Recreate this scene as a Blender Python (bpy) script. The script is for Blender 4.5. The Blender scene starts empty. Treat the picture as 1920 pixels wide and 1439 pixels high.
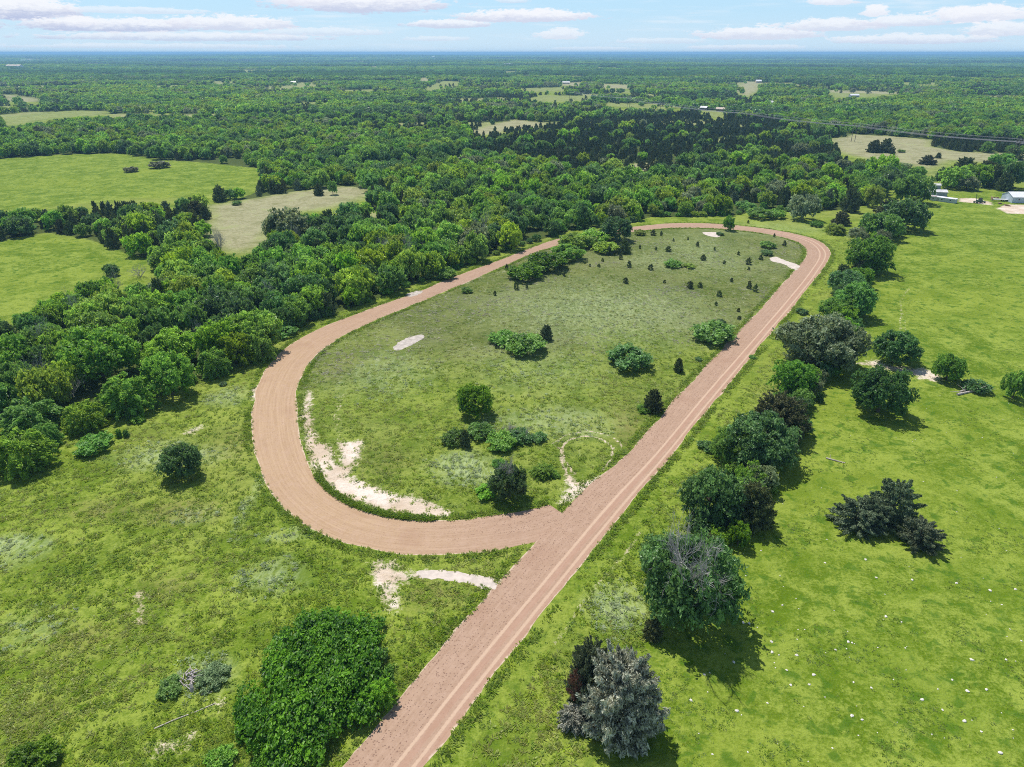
# look settings
HAZE_D = 1.1e-4
SUN_E = 4.6
SKY_S = .10
SKY_MIX = .8
SKY_COL = (4.3, 6.9, 9.1)
CLOUD_W = (8.3, 8.4, 8.8)
CLOUD_G = (4.5, 5.0, 6.8)
HORIZ = (6.5, 7.6, 8.5)
EXPO = 0.2
import bpy, math, random
import numpy as np
from mathutils import Vector, Matrix

rng = np.random.default_rng(11)
random.seed(11)
SC = bpy.context.scene
COL = SC.collection

# ------------------------------------------------------------------ camera geometry
H = 70.0
F = 1321.0
CX, CY, HOR = 960.0, 719.5, 99.0
PT = math.atan((CY - HOR) / F)
SP, CP = math.sin(PT), math.cos(PT)


def ground(x, y, z=0.0):
    """photo coordinates of a spot -> where it lies on the land (metres)"""
    x = np.asarray(x, float); y = np.asarray(y, float)
    v = (y - CY) / F
    d = (H - z) / np.maximum(SP + v * CP, 1e-5)
    return (x - CX) / F * d, d * (CP - v * SP)


def gp(x, y):
    a, b = ground(x, y)
    return float(a), float(b)


def seen(X, Y, Z):
    """where a point of the place shows in the photo"""
    dz = np.asarray(Z, float) - H
    depth = Y * CP - dz * SP
    up = Y * SP + dz * CP
    return CX + F * X / depth, CY - F * up / depth, depth


_tab = rng.random((256, 256))


def vn(x, y, s, seed=0):
    x = np.asarray(x, float) / s + seed * 17.31
    y = np.asarray(y, float) / s + seed * 9.77
    xi = np.floor(x).astype(int); yi = np.floor(y).astype(int)
    fx = x - xi; fy = y - yi
    fx = fx * fx * (3 - 2 * fx); fy = fy * fy * (3 - 2 * fy)
    a = _tab[xi & 255, yi & 255]; b = _tab[(xi + 1) & 255, yi & 255]
    c = _tab[xi & 255, (yi + 1) & 255]; d = _tab[(xi + 1) & 255, (yi + 1) & 255]
    return (a * (1 - fx) + b * fx) * (1 - fy) + (c * (1 - fx) + d * fx) * fy


def inside(poly, X, Y):
    """even-odd test of many points"""
    P = np.asarray(poly, float)
    X = np.asarray(X, float); Y = np.asarray(Y, float)
    out = np.zeros(X.shape, bool)
    sel = (X >= P[:, 0].min()) & (X <= P[:, 0].max()) & (Y >= P[:, 1].min()) & (Y <= P[:, 1].max())
    if not sel.any():
        return out
    x = X[sel]; y = Y[sel]; r = np.zeros(x.shape, bool)
    n = len(P)
    for i in range(n):
        x1, y1 = P[i]; x2, y2 = P[(i + 1) % n]
        if y1 == y2:
            continue
        c = ((y1 > y) != (y2 > y)) & (x < (x2 - x1) * (y - y1) / (y2 - y1) + x1)
        r ^= c
    out[sel] = r
    return out


def seg_dist(line, X, Y, maxd=30.0, closed=False):
    P = np.asarray(line, float)
    X = np.asarray(X, float); Y = np.asarray(Y, float)
    d = np.full(X.shape, 1e9)
    sel = (X >= P[:, 0].min() - maxd) & (X <= P[:, 0].max() + maxd) & (Y >= P[:, 1].min() - maxd) & (Y <= P[:, 1].max() + maxd)
    if not sel.any():
        return d
    x = X[sel]; y = Y[sel]; dd = np.full(x.shape, 1e9)
    n = len(P)
    for i in range(n if closed else n - 1):
        x1, y1 = P[i]; x2, y2 = P[(i + 1) % n]
        vx, vy = x2 - x1, y2 - y1
        t = np.clip(((x - x1) * vx + (y - y1) * vy) / (vx * vx + vy * vy + 1e-9), 0, 1)
        dd = np.minimum(dd, np.hypot(x - x1 - t * vx, y - y1 - t * vy))
    d[sel] = dd
    return d


def wpoly(pts):
    return [gp(*p) for p in pts]


def smooth_line(pts, step, closed=False):
    """Catmull-Rom through points, resampled at an even step"""
    P = np.asarray(pts, float); n = len(P); out = []
    rngi = range(n if closed else n - 1)
    for i in rngi:
        p1 = P[i]; p2 = P[(i + 1) % n]
        p0 = P[(i - 1) % n] if (closed or i > 0) else 2 * p1 - p2
        p3 = P[(i + 2) % n] if (closed or i + 2 < n) else 2 * p2 - p1
        for t in np.linspace(0, 1, 24, endpoint=False):
            out.append(0.5 * (2 * p1 + (p2 - p0) * t + (2 * p0 - 5 * p1 + 4 * p2 - p3) * t * t + (3 * p1 - p0 - 3 * p2 + p3) * t ** 3))
    out.append(P[0] if closed else P[-1])
    out = np.array(out)
    L = np.concatenate([[0], np.cumsum(np.hypot(*np.diff(out, axis=0).T))])
    m = max(3, int(L[-1] / step))
    s = np.linspace(0, L[-1], m)
    return np.stack([np.interp(s, L, out[:, 0]), np.interp(s, L, out[:, 1])], 1)


def terrain(X, Y):
    """flat near the track, low swells far out"""
    X = np.asarray(X, float); Y = np.asarray(Y, float)
    r = np.hypot(X, Y)
    k = np.clip((r - 900) / 3500, 0, 1)
    h = (vn(X, Y, 1600, 3) - .45) * 16 + (vn(X, Y, 520, 4) - .5) * 9
    far = np.clip((r - 5000) / 9000, 0, 1)
    h = h * k + far * (vn(X, Y, 5200, 5) * 46 - 6)
    return np.minimum(h, 62)


# ------------------------------------------------------------------ object helpers
def tag(o, label=None, cat=None, group=None, kind=None):
    if label: o['label'] = label
    if cat: o['category'] = cat
    if group: o['group'] = group
    if kind: o['kind'] = kind
    return o


def link(name, data, parent=None, loc=(0, 0, 0)):
    o = bpy.data.objects.new(name, data)
    COL.objects.link(o)
    o.location = loc
    if parent is not None:
        o.parent = parent
    return o


def empty(name, loc, rz=0.0, scale=(1, 1, 1)):
    o = link(name, None, None, loc)
    o.rotation_euler = (0, 0, rz); o.scale = scale
    o.empty_display_size = 0.5
    return o


def np_mesh(name, V, faces_flat, loop_total, mats=(), attrs=None, smooth=False, midx=None):
    me = bpy.data.meshes.new(name)
    V = np.asarray(V, np.float32)
    me.vertices.add(len(V)); me.vertices.foreach_set('co', V.ravel())
    lt = np.asarray(loop_total, np.int32); ff = np.asarray(faces_flat, np.int32)
    me.loops.add(len(ff)); me.loops.foreach_set('vertex_index', ff)
    me.polygons.add(len(lt))
    me.polygons.foreach_set('loop_start', np.concatenate([[0], np.cumsum(lt)[:-1]]).astype(np.int32))
    me.polygons.foreach_set('loop_total', lt)
    if midx is not None:
        me.polygons.foreach_set('material_index', np.asarray(midx, np.int32))
    me.polygons.foreach_set('use_smooth', np.full(len(lt), smooth))
    for k, a in (attrs or {}).items():
        at = me.attributes.new(k, 'FLOAT', 'POINT'); at.data.foreach_set('value', np.asarray(a, np.float32))
    for m in mats: me.materials.append(m)
    me.update(calc_edges=True)
    return me


class MB:
    """collects boxes and tubes into one mesh"""
    def __init__(s): s.v = []; s.f = []
    def add(s, vs, fs):
        b = len(s.v); s.v += [tuple(p) for p in vs]; s.f += [tuple(i + b for i in f) for f in fs]
    def box(s, x0, x1, y0, y1, z0, z1):
        s.add([(x0, y0, z0), (x1, y0, z0), (x1, y1, z0), (x0, y1, z0), (x0, y0, z1), (x1, y0, z1), (x1, y1, z1), (x0, y1, z1)],
              [(3, 2, 1, 0), (4, 5, 6, 7), (0, 1, 5, 4), (1, 2, 6, 5), (2, 3, 7, 6), (3, 0, 4, 7)])
    def tube(s, pts, radii, n=6):
        pts = [Vector(p) for p in pts]; rings = []
        base = len(s.v)
        for i, p in enumerate(pts):
            d = (pts[min(i + 1, len(pts) - 1)] - pts[max(i - 1, 0)]).normalized()
            a = d.orthogonal().normalized() if abs(d.z) > .9 else d.cross(Vector((0, 0, 1))).normalized()
            b = d.cross(a)
            for k in range(n):
                t = 2 * math.pi * k / n
                s.v.append(tuple(p + (a * math.cos(t) + b * math.sin(t)) * radii[i]))
        for i in range(len(pts) - 1):
            for k in range(n):
                s.f.append((base + i * n + k, base + i * n + (k + 1) % n, base + (i + 1) * n + (k + 1) % n, base + (i + 1) * n + k))
        s.f.append(tuple(base + k for k in range(n))[::-1]); s.f.append(tuple(base + (len(pts) - 1) * n + k for k in range(n)))
    def mesh(s, name, mat):
        me = bpy.data.meshes.new(name); me.from_pydata(s.v, [], s.f); me.materials.append(mat); me.update(); return me
    def build(s, name, mat, parent=None, loc=(0, 0, 0)):
        return link(name, s.mesh(name, mat), parent, loc)


# ------------------------------------------------------------------ materials
class NT:
    def __init__(s, tree): s.t = tree; s.n = tree.nodes; s.l = tree.links
    def new(s, kind, ins=None, **props):
        nd = s.n.new(kind)
        for k, v in props.items(): setattr(nd, k, v)
        for k, v in (ins or {}).items(): s.put(nd.inputs[k], v)
        return nd
    def put(s, sock, v):
        if isinstance(v, bpy.types.NodeSocket): s.l.new(v, sock)
        else: sock.default_value = v
    def math(s, op, a, b=0.0, c=0.0, clamp=False):
        nd = s.n.new('ShaderNodeMath'); nd.operation = op; nd.use_clamp = clamp
        s.put(nd.inputs[0], a); s.put(nd.inputs[1], b); s.put(nd.inputs[2], c)
        return nd.outputs[0]
    def mix(s, f, a, b, blend='MIX'):
        nd = s.n.new('ShaderNodeMix'); nd.data_type = 'RGBA'; nd.blend_type = blend
        s.put(nd.inputs[0], f); s.put(nd.inputs[6], a); s.put(nd.inputs[7], b)
        return nd.outputs[2]
    def ramp(s, x, lo, hi, a=0.0, b=1.0, smooth=True):
        nd = s.n.new('ShaderNodeMapRange'); nd.interpolation_type = 'SMOOTHSTEP' if smooth else 'LINEAR'; nd.clamp = True
        s.put(nd.inputs[0], x); s.put(nd.inputs[1], lo); s.put(nd.inputs[2], hi); s.put(nd.inputs[3], a); s.put(nd.inputs[4], b)
        return nd.outputs[0]
    def noise(s, vec, scale, detail=4, rough=.55, dist=0.0):
        nd = s.new('ShaderNodeTexNoise', {'Vector': vec, 'Scale': scale, 'Detail': detail, 'Roughness': rough, 'Distortion': dist})
        return nd.outputs['Fac']
    def vscale(s, vec, x, y, z):
        nd = s.n.new('ShaderNodeVectorMath'); nd.operation = 'MULTIPLY'
        s.put(nd.inputs[0], vec); nd.inputs[1].default_value = (x, y, z); return nd.outputs[0]
    def attr(s, name):
        nd = s.n.new('ShaderNodeAttribute'); nd.attribute_name = name; return nd.outputs['Fac']


def c4(r, g, b): return (r, g, b, 1.0)


def new_mat(name):
    m = bpy.data.materials.new(name); m.use_nodes = True; m.node_tree.nodes.clear()
    return m, NT(m.node_tree)


def finish(m, t, shader, disp=None):
    o = t.new('ShaderNodeOutputMaterial'); t.l.new(shader, o.inputs['Surface']); return m


def simple(name, col, rough=.8, var=.25, scale=1.5, metal=0.0, bump=0.0):
    m, t = new_mat(name)
    pos = t.new('ShaderNodeTexCoord').outputs['Object']
    n = t.noise(pos, scale, 5, .6)
    c = t.mix(t.ramp(n, .3, .7), c4(*[v * (1 - var) for v in col]), c4(*[min(1, v * (1 + var)) for v in col]))
    p = t.new('ShaderNodeBsdfPrincipled', {'Base Color': c, 'Roughness': rough, 'Metallic': metal})
    if bump:
        b = t.new('ShaderNodeBump', {'Height': n, 'Strength': .6, 'Distance': bump}); t.l.new(b.outputs[0], p.inputs['Normal'])
    return finish(m, t, p.outputs[0])


def leaf_mat(name, dark, light, trans=.40, gloss=.5, rough=.42):
    m, t = new_mat(name)
    v = t.attr('v')
    oi = t.new('ShaderNodeObjectInfo').outputs['Random']
    c = t.mix(v, c4(*dark), c4(*light))
    hs = t.new('ShaderNodeHueSaturation', {'Hue': t.ramp(oi, 0, 1, .485, .515, False), 'Saturation': t.ramp(t.math('FRACT', t.math('MULTIPLY', oi, 7.31)), 0, 1, .88, 1.08, False),
                                          'Value': t.ramp(t.math('FRACT', t.math('MULTIPLY', oi, 3.77)), 0, 1, .70, 1.34, False), 'Color': c})
    c = hs.outputs[0]
    p = t.new('ShaderNodeBsdfPrincipled', {'Base Color': c, 'Roughness': rough, 'Specular IOR Level': gloss})
    tr = t.new('ShaderNodeBsdfTranslucent', {'Color': t.mix(.35, c, c4(light[0] * 1.3, light[1] * 1.25, light[2] * .7))})
    mx = t.new('ShaderNodeMixShader', {'Fac': trans}); t.l.new(p.outputs[0], mx.inputs[1]); t.l.new(tr.outputs[0], mx.inputs[2])
    return finish(m, t, mx.outputs[0])


LEAF = {
    'bright': leaf_mat('leaf_bright_green', (.075, .180, .015), (.400, .660, .095), .50, .25),
    'mid': leaf_mat('leaf_mid_green', (.054, .148, .022), (.320, .570, .105), .48, .3),
    'dark': leaf_mat('leaf_dark_green', (.040, .104, .030), (.220, .405, .115), .43, .45),
    'grey': leaf_mat('leaf_grey_green', (.085, .128, .052), (.430, .510, .285), .38, .25),
    'vivid': leaf_mat('leaf_vivid_green', (.046, .120, .012), (.230, .420, .038), .44, .25),
    'yellow': leaf_mat('leaf_yellow_green', (.135, .240, .016), (.470, .640, .085), .46, .25),
    'cedar': leaf_mat('cedar_dark_green', (.038, .072, .024), (.195, .255, .085), .24, .35),
    'cedarblue': leaf_mat('cedar_blue_green', (.046, .078, .036), (.310, .390, .215), .2, .1),
    'cedarbrown': leaf_mat('cedar_brown_green', (.055, .078, .026), (.215, .235, .090), .22, .25),
    'silver': leaf_mat('cedar_silver', (.095, .108, .074), (.560, .560, .445), .18, .12),
    'sage': leaf_mat('leaf_sage_green', (.090, .150, .060), (.320, .430, .210), .3, .2),
    'rust': leaf_mat('cedar_dead_rust', (.110, .040, .030), (.300, .130, .090), .15, .25),
}
M_BARK = simple('bark', (.11, .085, .065), .9, .35, 3)
M_TWIG = simple('grey_dead_wood', (.40, .365, .35), .85, .25, 2)
M_PALEWOOD = simple('weathered_pale_wood', (.46, .40, .36), .85, .25, 3)

# ------------------------------------------------------------------ the track outline (photo coordinates)
STR_R = [(795, 1439), (900, 1300), (1030, 1135), (1130, 1010), (1200, 925), (1270, 840), (1330, 765), (1400, 680), (1450, 620), (1500, 560), (1540, 508)]
OUT_TURN = [(1557, 482), (1553, 466), (1535, 452), (1500, 441), (1440, 430), (1380, 423), (1320, 419), (1260, 419), (1212, 423), (1130, 434), (1045, 449),
            (1000, 464), (950, 483), (900, 501), (850, 520), (780, 549), (740, 563), (680, 585), (620, 607), (570, 631), (530, 658), (500, 690), (482, 726),
            (473, 768), (473, 815), (481, 860), (498, 905), (527, 945), (562, 976), (610, 1004), (660, 1023), (720, 1036), (780, 1041), (840, 1040), (900, 1035), (960, 1027), (1012, 1016), (1050, 1004), (1086, 984)]
STR_L = [(635, 1439), (700, 1365), (800, 1245), (850, 1188), (900, 1130), (960, 1067), (1000, 1022), (1060, 955), (1120, 895), (1150, 872), (1190, 835), (1240, 778), (1290, 722), (1340, 670), (1400, 607), (1450, 552), (1490, 508)]
IN_TURN = [(1508, 486), (1512, 471), (1503, 459), (1478, 448), (1430, 438), (1380, 432), (1320, 428), (1260, 428), (1214, 432), (1140, 442), (1060, 458),
           (1000, 475), (960, 493), (930, 506), (870, 532), (800, 562), (740, 586), (690, 608), (640, 632), (605, 656), (580, 681), (564, 710), (555, 742),
           (557, 785), (565, 830), (578, 870), (598, 903), (632, 935), (682, 958), (740, 972), (800, 977), (850, 976), (900, 971), (950, 964), (1000, 955), (1040, 943), (1075, 924), (1102, 906)]


def lengthen(w, m):
    w = list(w); a = np.array(w[0]); d = a - np.array(w[1]); d /= np.hypot(*d)
    return [tuple(a + d * m)] + w


OUT = smooth_line(lengthen(wpoly(STR_R), 45) + wpoly(OUT_TURN), .6)
INN = smooth_line(lengthen(wpoly(STR_L), 45) + wpoly(IN_TURN), .25)
INFIELD = wpoly([(1085, 925), (1120, 895), (1190, 835), (1290, 722), (1400, 607), (1490, 508)] + IN_TURN)
TRACKPOLY = np.concatenate([OUT[::6], INN[::-15]])


def on_track(x, y):
    r = np.zeros(np.shape(x), bool)
    n = len(A_in); cuts = [0, int(n * .3), int(n * .6), int(n * .85), n - 1]
    for a, b in zip(cuts[:-1], cuts[1:]):
        r |= inside(np.concatenate([A_in[a:b + 1:5], A_in[b:b + 1], A_out[b:b + 1], A_out[a:b + 1][::-5], A_out[a:a + 1]]), x, y)
    return r


def nearest_on(line, p):
    d = (line[:, 0] - p[0]) ** 2 + (line[:, 1] - p[1]) ** 2
    return int(d.argmin())


# the ribbon: cross rows from the outer edge to the inner edge
rows = []
last = 0
for p in OUT:
    lo, hi = last, min(len(INN), last + 160)
    seg = INN[lo:hi]
    j = lo + nearest_on(seg, p)
    last = max(last, j)
    rows.append((INN[j], p))
A_in = np.array([r[0] for r in rows]); A_out = np.array([r[1] for r in rows])


def box_smooth(a, k):
    pad = np.concatenate([np.repeat(a[:1], k, 0), a, np.repeat(a[-1:], k, 0)])
    c = np.cumsum(np.concatenate([np.zeros((1, a.shape[1])), pad]), 0)
    return (c[2 * k + 1:] - c[:-2 * k - 1]) / (2 * k + 1)


A_in = box_smooth(A_in, 8)
nL = len(A_out); NV = 15
along = np.concatenate([[0], np.cumsum(np.hypot(*np.diff((A_in + A_out) / 2, axis=0).T))])
# hand-graded edges wander a little
jl = (vn(along, along * 0, 5.5, 21) - .5) * .8 + (vn(along, along * 0, 1.3, 22) - .5) * .25
jr = (vn(along, along * 0, 5.5, 23) - .5) * .75 + (vn(along, along * 0, 1.3, 24) - .5) * .25
jl *= np.clip(np.hypot(*(A_in - np.array(gp(1066, 950))).T) / 8 - 1, 0, 1)
wid = np.hypot(*(A_out - A_in).T)
tv = np.linspace(0, 1, NV)
Vt = np.zeros((nL, NV, 3)); Uu = np.zeros((nL, NV)); Uv = np.zeros((nL, NV)); Ut = np.zeros((nL, NV))
e0 = A_in + (A_in - A_out) / wid[:, None] * jl[:, None]
e1 = A_out + (A_out - A_in) / wid[:, None] * jr[:, None]
iturn = int(np.argmin(np.hypot(A_out[:, 0] - gp(1557, 482)[0], A_out[:, 1] - gp(1557, 482)[1])))
for k in range(NV):
    Vt[:, k, :2] = A_in * (1 - tv[k]) + A_out * tv[k]
    if k == 0: Vt[:, k, :2] = e0
    if k == NV - 1: Vt[:, k, :2] = e1
    Vt[:, k, 2] = .010
    Uu[:, k] = along; Uv[:, k] = tv[k]
# the turn slides just under the straight where they join
Vt[int(nL * .93):, :, 2] = .006
tone = np.clip((gp(560, 590)[1] - A_out[:, 1]) / 70 + .35, 0, 1) * (np.arange(nL) > iturn) * np.clip((along[-1] - along - 6) / 30, 0, 1)
ja = np.array(gp(1066, 950))
rim = np.where((np.arange(nL) < iturn) & (np.hypot(*(A_in - ja).T) < 11), 0.0, 1.0) * np.clip((along[-1] - along - 12) / 4, 0, 1)
Rim = np.where(tv[None, :] < .5, rim[:, None], np.clip((along[-1] - along - 12) / 4, 0, 1)[:, None]) * np.ones((nL, NV))
Ut[:] = tone[:, None]
lines_on = np.clip((along[iturn] + 70 - along) / 40, 0, 1)
idx = np.arange(nL * NV).reshape(nL, NV)
q = np.stack([idx[:-1, :-1], idx[:-1, 1:], idx[1:, 1:], idx[1:, :-1]], -1).reshape(-1, 4)[:, ::-1]

m, t = new_mat('track_dirt')
u = t.attr('along'); v = t.attr('across'); tn = t.attr('tone'); lo_ = t.attr('wheel')
pos = t.new('ShaderNodeNewGeometry').outputs['Position']
cv = t.new('ShaderNodeCombineXYZ', {'X': t.math('MULTIPLY', u, .03), 'Y': t.math('MULTIPLY', v, 9.0), 'Z': 0.0}).outputs[0]
streak = t.noise(cv, 2.2, 5, .65)
n_big = t.noise(pos, .09, 3, .5); n_mid = t.noise(pos, .7, 4, .6); n_fin = t.noise(pos, 2.6, 3, .7)
hoof = t.new('ShaderNodeTexVoronoi', {'Vector': pos, 'Scale': 2.9, 'Randomness': 1.0}).outputs['Distance']
pink = t.mix(t.ramp(streak, .3, .72), c4(.338, .220, .150), c4(.405, .276, .195))
oran = t.mix(t.ramp(streak, .3, .72), c4(.375, .250, .148), c4(.465, .325, .200))
c = t.mix(t.math('ADD', tn, t.math('MULTIPLY', t.math('SUBTRACT', n_big, .5), .5), clamp=True), pink, oran)
c = t.mix(t.ramp(n_mid, .35, .75, 0, .4), c, c4(.47, .325, .24))
c = t.mix(t.ramp(n_fin, .52, .72, 0, .45), c, c4(.25, .145, .10))
c = t.mix(t.ramp(n_big, .55, .72, 0, .35), c, c4(.30, .175, .12))
# churned strip left of the wheel lines: clods and hoof pits
churn = t.math('MULTIPLY', t.ramp(v, .66, .56), t.ramp(tn, .75, .2))
pit = t.math('MULTIPLY', t.ramp(hoof, .30, .15), t.ramp(n_fin, .38, .50))
c = t.mix(t.math('MULTIPLY', pit, t.math('MULTIPLY_ADD', churn, .50, .22)), c, c4(.19, .105, .078))
wob = t.math('MULTIPLY', t.math('SUBTRACT', t.noise(t.new('ShaderNodeCombineXYZ', {'X': t.math('MULTIPLY', u, .035), 'Y': 0.0, 'Z': 0.0}).outputs[0], 1.0, 2), .5), .012)
vv = t.math('ADD', v, wob)
turnbend = t.ramp(u, float(along[iturn] - 45), float(along[iturn] + 40))
vv = t.math('ADD', vv, t.math('MULTIPLY', turnbend, .16))
pale = c4(.58, .42, .30)
for a_, w_, k_ in ((.655, .030, .62), (.875, .030, .58)):
    d = t.math('ABSOLUTE', t.math('SUBTRACT', vv, a_))
    d = t.math('ADD', d, t.math('MULTIPLY', t.math('SUBTRACT', n_fin, .5), .03))
    c = t.mix(t.math('MULTIPLY', t.ramp(d, w_ * 1.25, w_ * .45, 0, k_), lo_), c, pale)
    # a ruddier damp band between the wheel lines
    d2 = t.math('ABSOLUTE', t.math('SUBTRACT', vv, a_ + .085))
    c = t.mix(t.math('MULTIPLY', t.ramp(d2, .07, .03, 0, .35), lo_), c, c4(.40, .225, .16))
edge = t.math('ABSOLUTE', t.math('SUBTRACT', v, .5))
edge = t.math('ADD', edge, t.math('MULTIPLY', t.math('SUBTRACT', n_mid, .5), .10))
c = t.mix(t.math('MULTIPLY', t.ramp(edge, .470, .50, 0, .8), t.attr('rim')), c, c4(.60, .48, .36))
hgt = t.math('ADD', t.math('MULTIPLY', n_fin, .5), t.math('MULTIPLY', pit, t.math('MULTIPLY', churn, -1.0)))
bp = t.new('ShaderNodeBump', {'Height': hgt, 'Strength': .5, 'Distance': .12})
p = t.new('ShaderNodeBsdfPrincipled', {'Base Color': c, 'Roughness': .95, 'Specular IOR Level': .1, 'Normal': bp.outputs[0]})
M_TRACK = finish(m, t, p.outputs[0])
me = np_mesh('racetrack', Vt.reshape(-1, 3), q.ravel(), np.full(len(q), 4), [M_TRACK],
             {'along': Uu.ravel(), 'across': Uv.ravel(), 'tone': Ut.ravel(), 'wheel': np.repeat(lines_on, NV), 'rim': Rim.ravel()}, True)
tag(link('racetrack', me), kind='structure')

# ------------------------------------------------------------------ land: fields and bare ground
FIELDS = {
    'lush': [
        [(-420, 330), (0, 297), (120, 290), (230, 288), (300, 300), (380, 305), (500, 318), (485, 333), (440, 350), (400, 361), (300, 374), (180, 371), (100, 384), (0, 391), (-420, 440)],
        [(-420, 500), (0, 452), (90, 436), (170, 450), (250, 480), (290, 490), (285, 510), (190, 517), (60, 560), (0, 566), (-420, 680)],
    ],
    'dry': [
        [(390, 388), (470, 373), (560, 358), (640, 350), (692, 352), (700, 364), (640, 385), (560, 398), (520, 420), (495, 462), (450, 472), (400, 466), (380, 440), (392, 412)],
        [(690, 397), (745, 402), (740, 412), (690, 410)],
        [(1160, 310), (1240, 302), (1300, 318), (1290, 350), (1230, 352), (1180, 346)],
        [(1555, 262), (1600, 252), (1680, 256), (1750, 263), (1745, 275), (1800, 285), (2300, 300), (2300, 330), (1920, 313), (1860, 305), (1780, 301), (1740, 318), (1690, 305), (1640, 300), (1600, 292), (1570, 284)],
        [(880, 246), (905, 238), (965, 224), (1030, 231), (1015, 240), (960, 242), (930, 252), (885, 255)],
        [(0, 178), (50, 180), (85, 188), (50, 191), (0, 189)],
        [(1125, 158), (1180, 160), (1182, 167), (1130, 165)],
        [(1050, 155), (1090, 154), (1090, 162), (1052, 160)],
        [(1375, 170), (1395, 152), (1425, 154), (1425, 168), (1400, 182)],
        [(785, 146), (805, 146), (805, 152), (785, 152)],
        [(1550, 169), (1690, 173), (1690, 177), (1550, 174)],
        [(660, 112), (672, 113), (705, 124), (730, 136), (712, 134), (685, 124)],
    ],
    'mead': [
        [(0, 222), (60, 212), (140, 207), (212, 207), (195, 216), (100, 222), (50, 232), (0, 238)],
        [(985, 186), (1015, 178), (1130, 180), (1090, 190), (1020, 191)],
        [(965, 165), (1060, 163), (1060, 170), (1000, 172)],
        [(1130, 192), (1275, 196), (1282, 204), (1200, 203), (1130, 198)],
        [(1555, 174), (1690, 177), (1620, 183), (1560, 183)],
        [(1310, 206), (1367, 209), (1355, 222), (1335, 222)],
        [(830, 152), (862, 153), (860, 160), (800, 171), (793, 165)],
        [(1620, 130), (1640, 130), (1640, 136), (1620, 136)],
        [(560, 192), (620, 190), (620, 195), (560, 195)],
        [(180, 140), (232, 141), (230, 144), (180, 144)],
        [(155, 121), (235, 121), (235, 124), (155, 124)],
        [(1735, 300), (1770, 300), (1757, 348), (1732, 348)],
        [(1120, 172), (1185, 170), (1185, 174), (1120, 175)],
        [(268, 205), (318, 206), (318, 209), (268, 208)], [(1690, 155), (1762, 157), (1760, 160), (1690, 159)], [(1345, 195), (1420, 195), (1420, 199), (1350, 199)],
        [(290, 160), (335, 161), (335, 164), (290, 164)], [(640, 168), (700, 167), (700, 171), (640, 171)], [(40, 113), (78, 113), (76, 115.5), (40, 115.5)], [(1000, 122), (1080, 121), (1080, 124), (1000, 124)],
        [(1240, 134), (1300, 133), (1300, 137), (1240, 137)], [(440, 132), (520, 131), (520, 135), (440, 135)], [(1780, 140), (1850, 141), (1850, 145), (1780, 144)], [(900, 141), (960, 140), (960, 144), (900, 144)],
    ],
}
PASTURE = [(1010, 1600), (1190, 1300), (1240, 1150), (1330, 1010), (1450, 860), (1510, 720), (1600, 570), (1680, 440), (1740, 366), (1760, 362), (1930, 364), (2700, 400), (2700, 1600)]
VERGE = [(800, 1439), (900, 1305), (1030, 1140), (1200, 930), (1400, 685), (1545, 508), (1562, 480), (1590, 420), (1610, 400), (1640, 400), (1680, 440), (1600, 570), (1510, 720), (1450, 860), (1330, 1010), (1240, 1150), (1190, 1300), (1100, 1600), (760, 1600)]
BARE = [
    ([(576, 734), (581, 765), (586, 803), (598, 834), (617, 839), (624, 865), (640, 874), (646, 870), (641, 834), (677, 831), (669, 857), (656, 878), (648, 893), (697, 916), (749, 934), (795, 942), (846, 961), (841, 970), (774, 964), (718, 957), (671, 942), (633, 924), (605, 896), (587, 878), (580, 840), (572, 790)], 1.0),
    ([(698, 1057), (735, 1056), (755, 1075), (800, 1073), (800, 1085), (755, 1090), (745, 1110), (750, 1140), (728, 1145), (715, 1110), (700, 1080)], .78),
    ([(1063, 890), (1066, 915), (1050, 945), (1085, 930), (1130, 893), (1105, 905), (1085, 908)], .95),
    ([(345, 812), (385, 795), (390, 802), (355, 822)], .62),
    ([(245, 1112), (270, 1110), (270, 1122), (260, 1126), (266, 1150), (270, 1168), (250, 1176), (256, 1150), (253, 1125)], .72),
    ([(288, 1400), (330, 1390), (365, 1374), (373, 1380), (330, 1404), (295, 1411)], .8),
    ([(1600, 682), (1640, 672), (1655, 680), (1700, 688), (1730, 690), (1768, 705), (1768, 718), (1725, 712), (1700, 700), (1640, 692)], .62),
    ([(1868, 391), (1890, 384), (2000, 386), (2000, 404), (1890, 401)], .85),
    ([(1795, 372), (1830, 372), (1860, 380), (1862, 386), (1825, 381), (1795, 379)], .7),
    ([(474, 735), (482, 728), (480, 745), (474, 748)], 1.0),
    ([(405, 1316), (418, 1312), (420, 1322), (406, 1324)], .75),
    ([(1462, 738), (1480, 735), (1478, 745), (1464, 748)], .5),
]
STROKES = [  # thin worn lines: photo polyline, width in metres, strength
    ([(1062, 888), (1050, 865), (1050, 842), (1062, 826), (1085, 818), (1110, 818), (1135, 826), (1152, 840), (1150, 862), (1128, 884)], .36, .56),
    ([(1075, 890), (1058, 862), (1056, 846), (1040, 836), (1034, 830)], .34, .5),
    ([(1035, 832), (1060, 815), (1100, 808), (1140, 815), (1165, 830), (1168, 845)], .32, .47),
    ([(640, 835), (636, 800), (634, 770), (640, 740)], 1.3, .30),
    ([(1686, 620), (1690, 590), (1688, 565), (1700, 548), (1706, 540)], .5, .35),
    ([(1695, 620), (1699, 595), (1697, 580)], .4, .3),
    ([(1200, 1000), (1130, 1090), (1090, 1140), (1040, 1210)], .5, .35),
]
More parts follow.
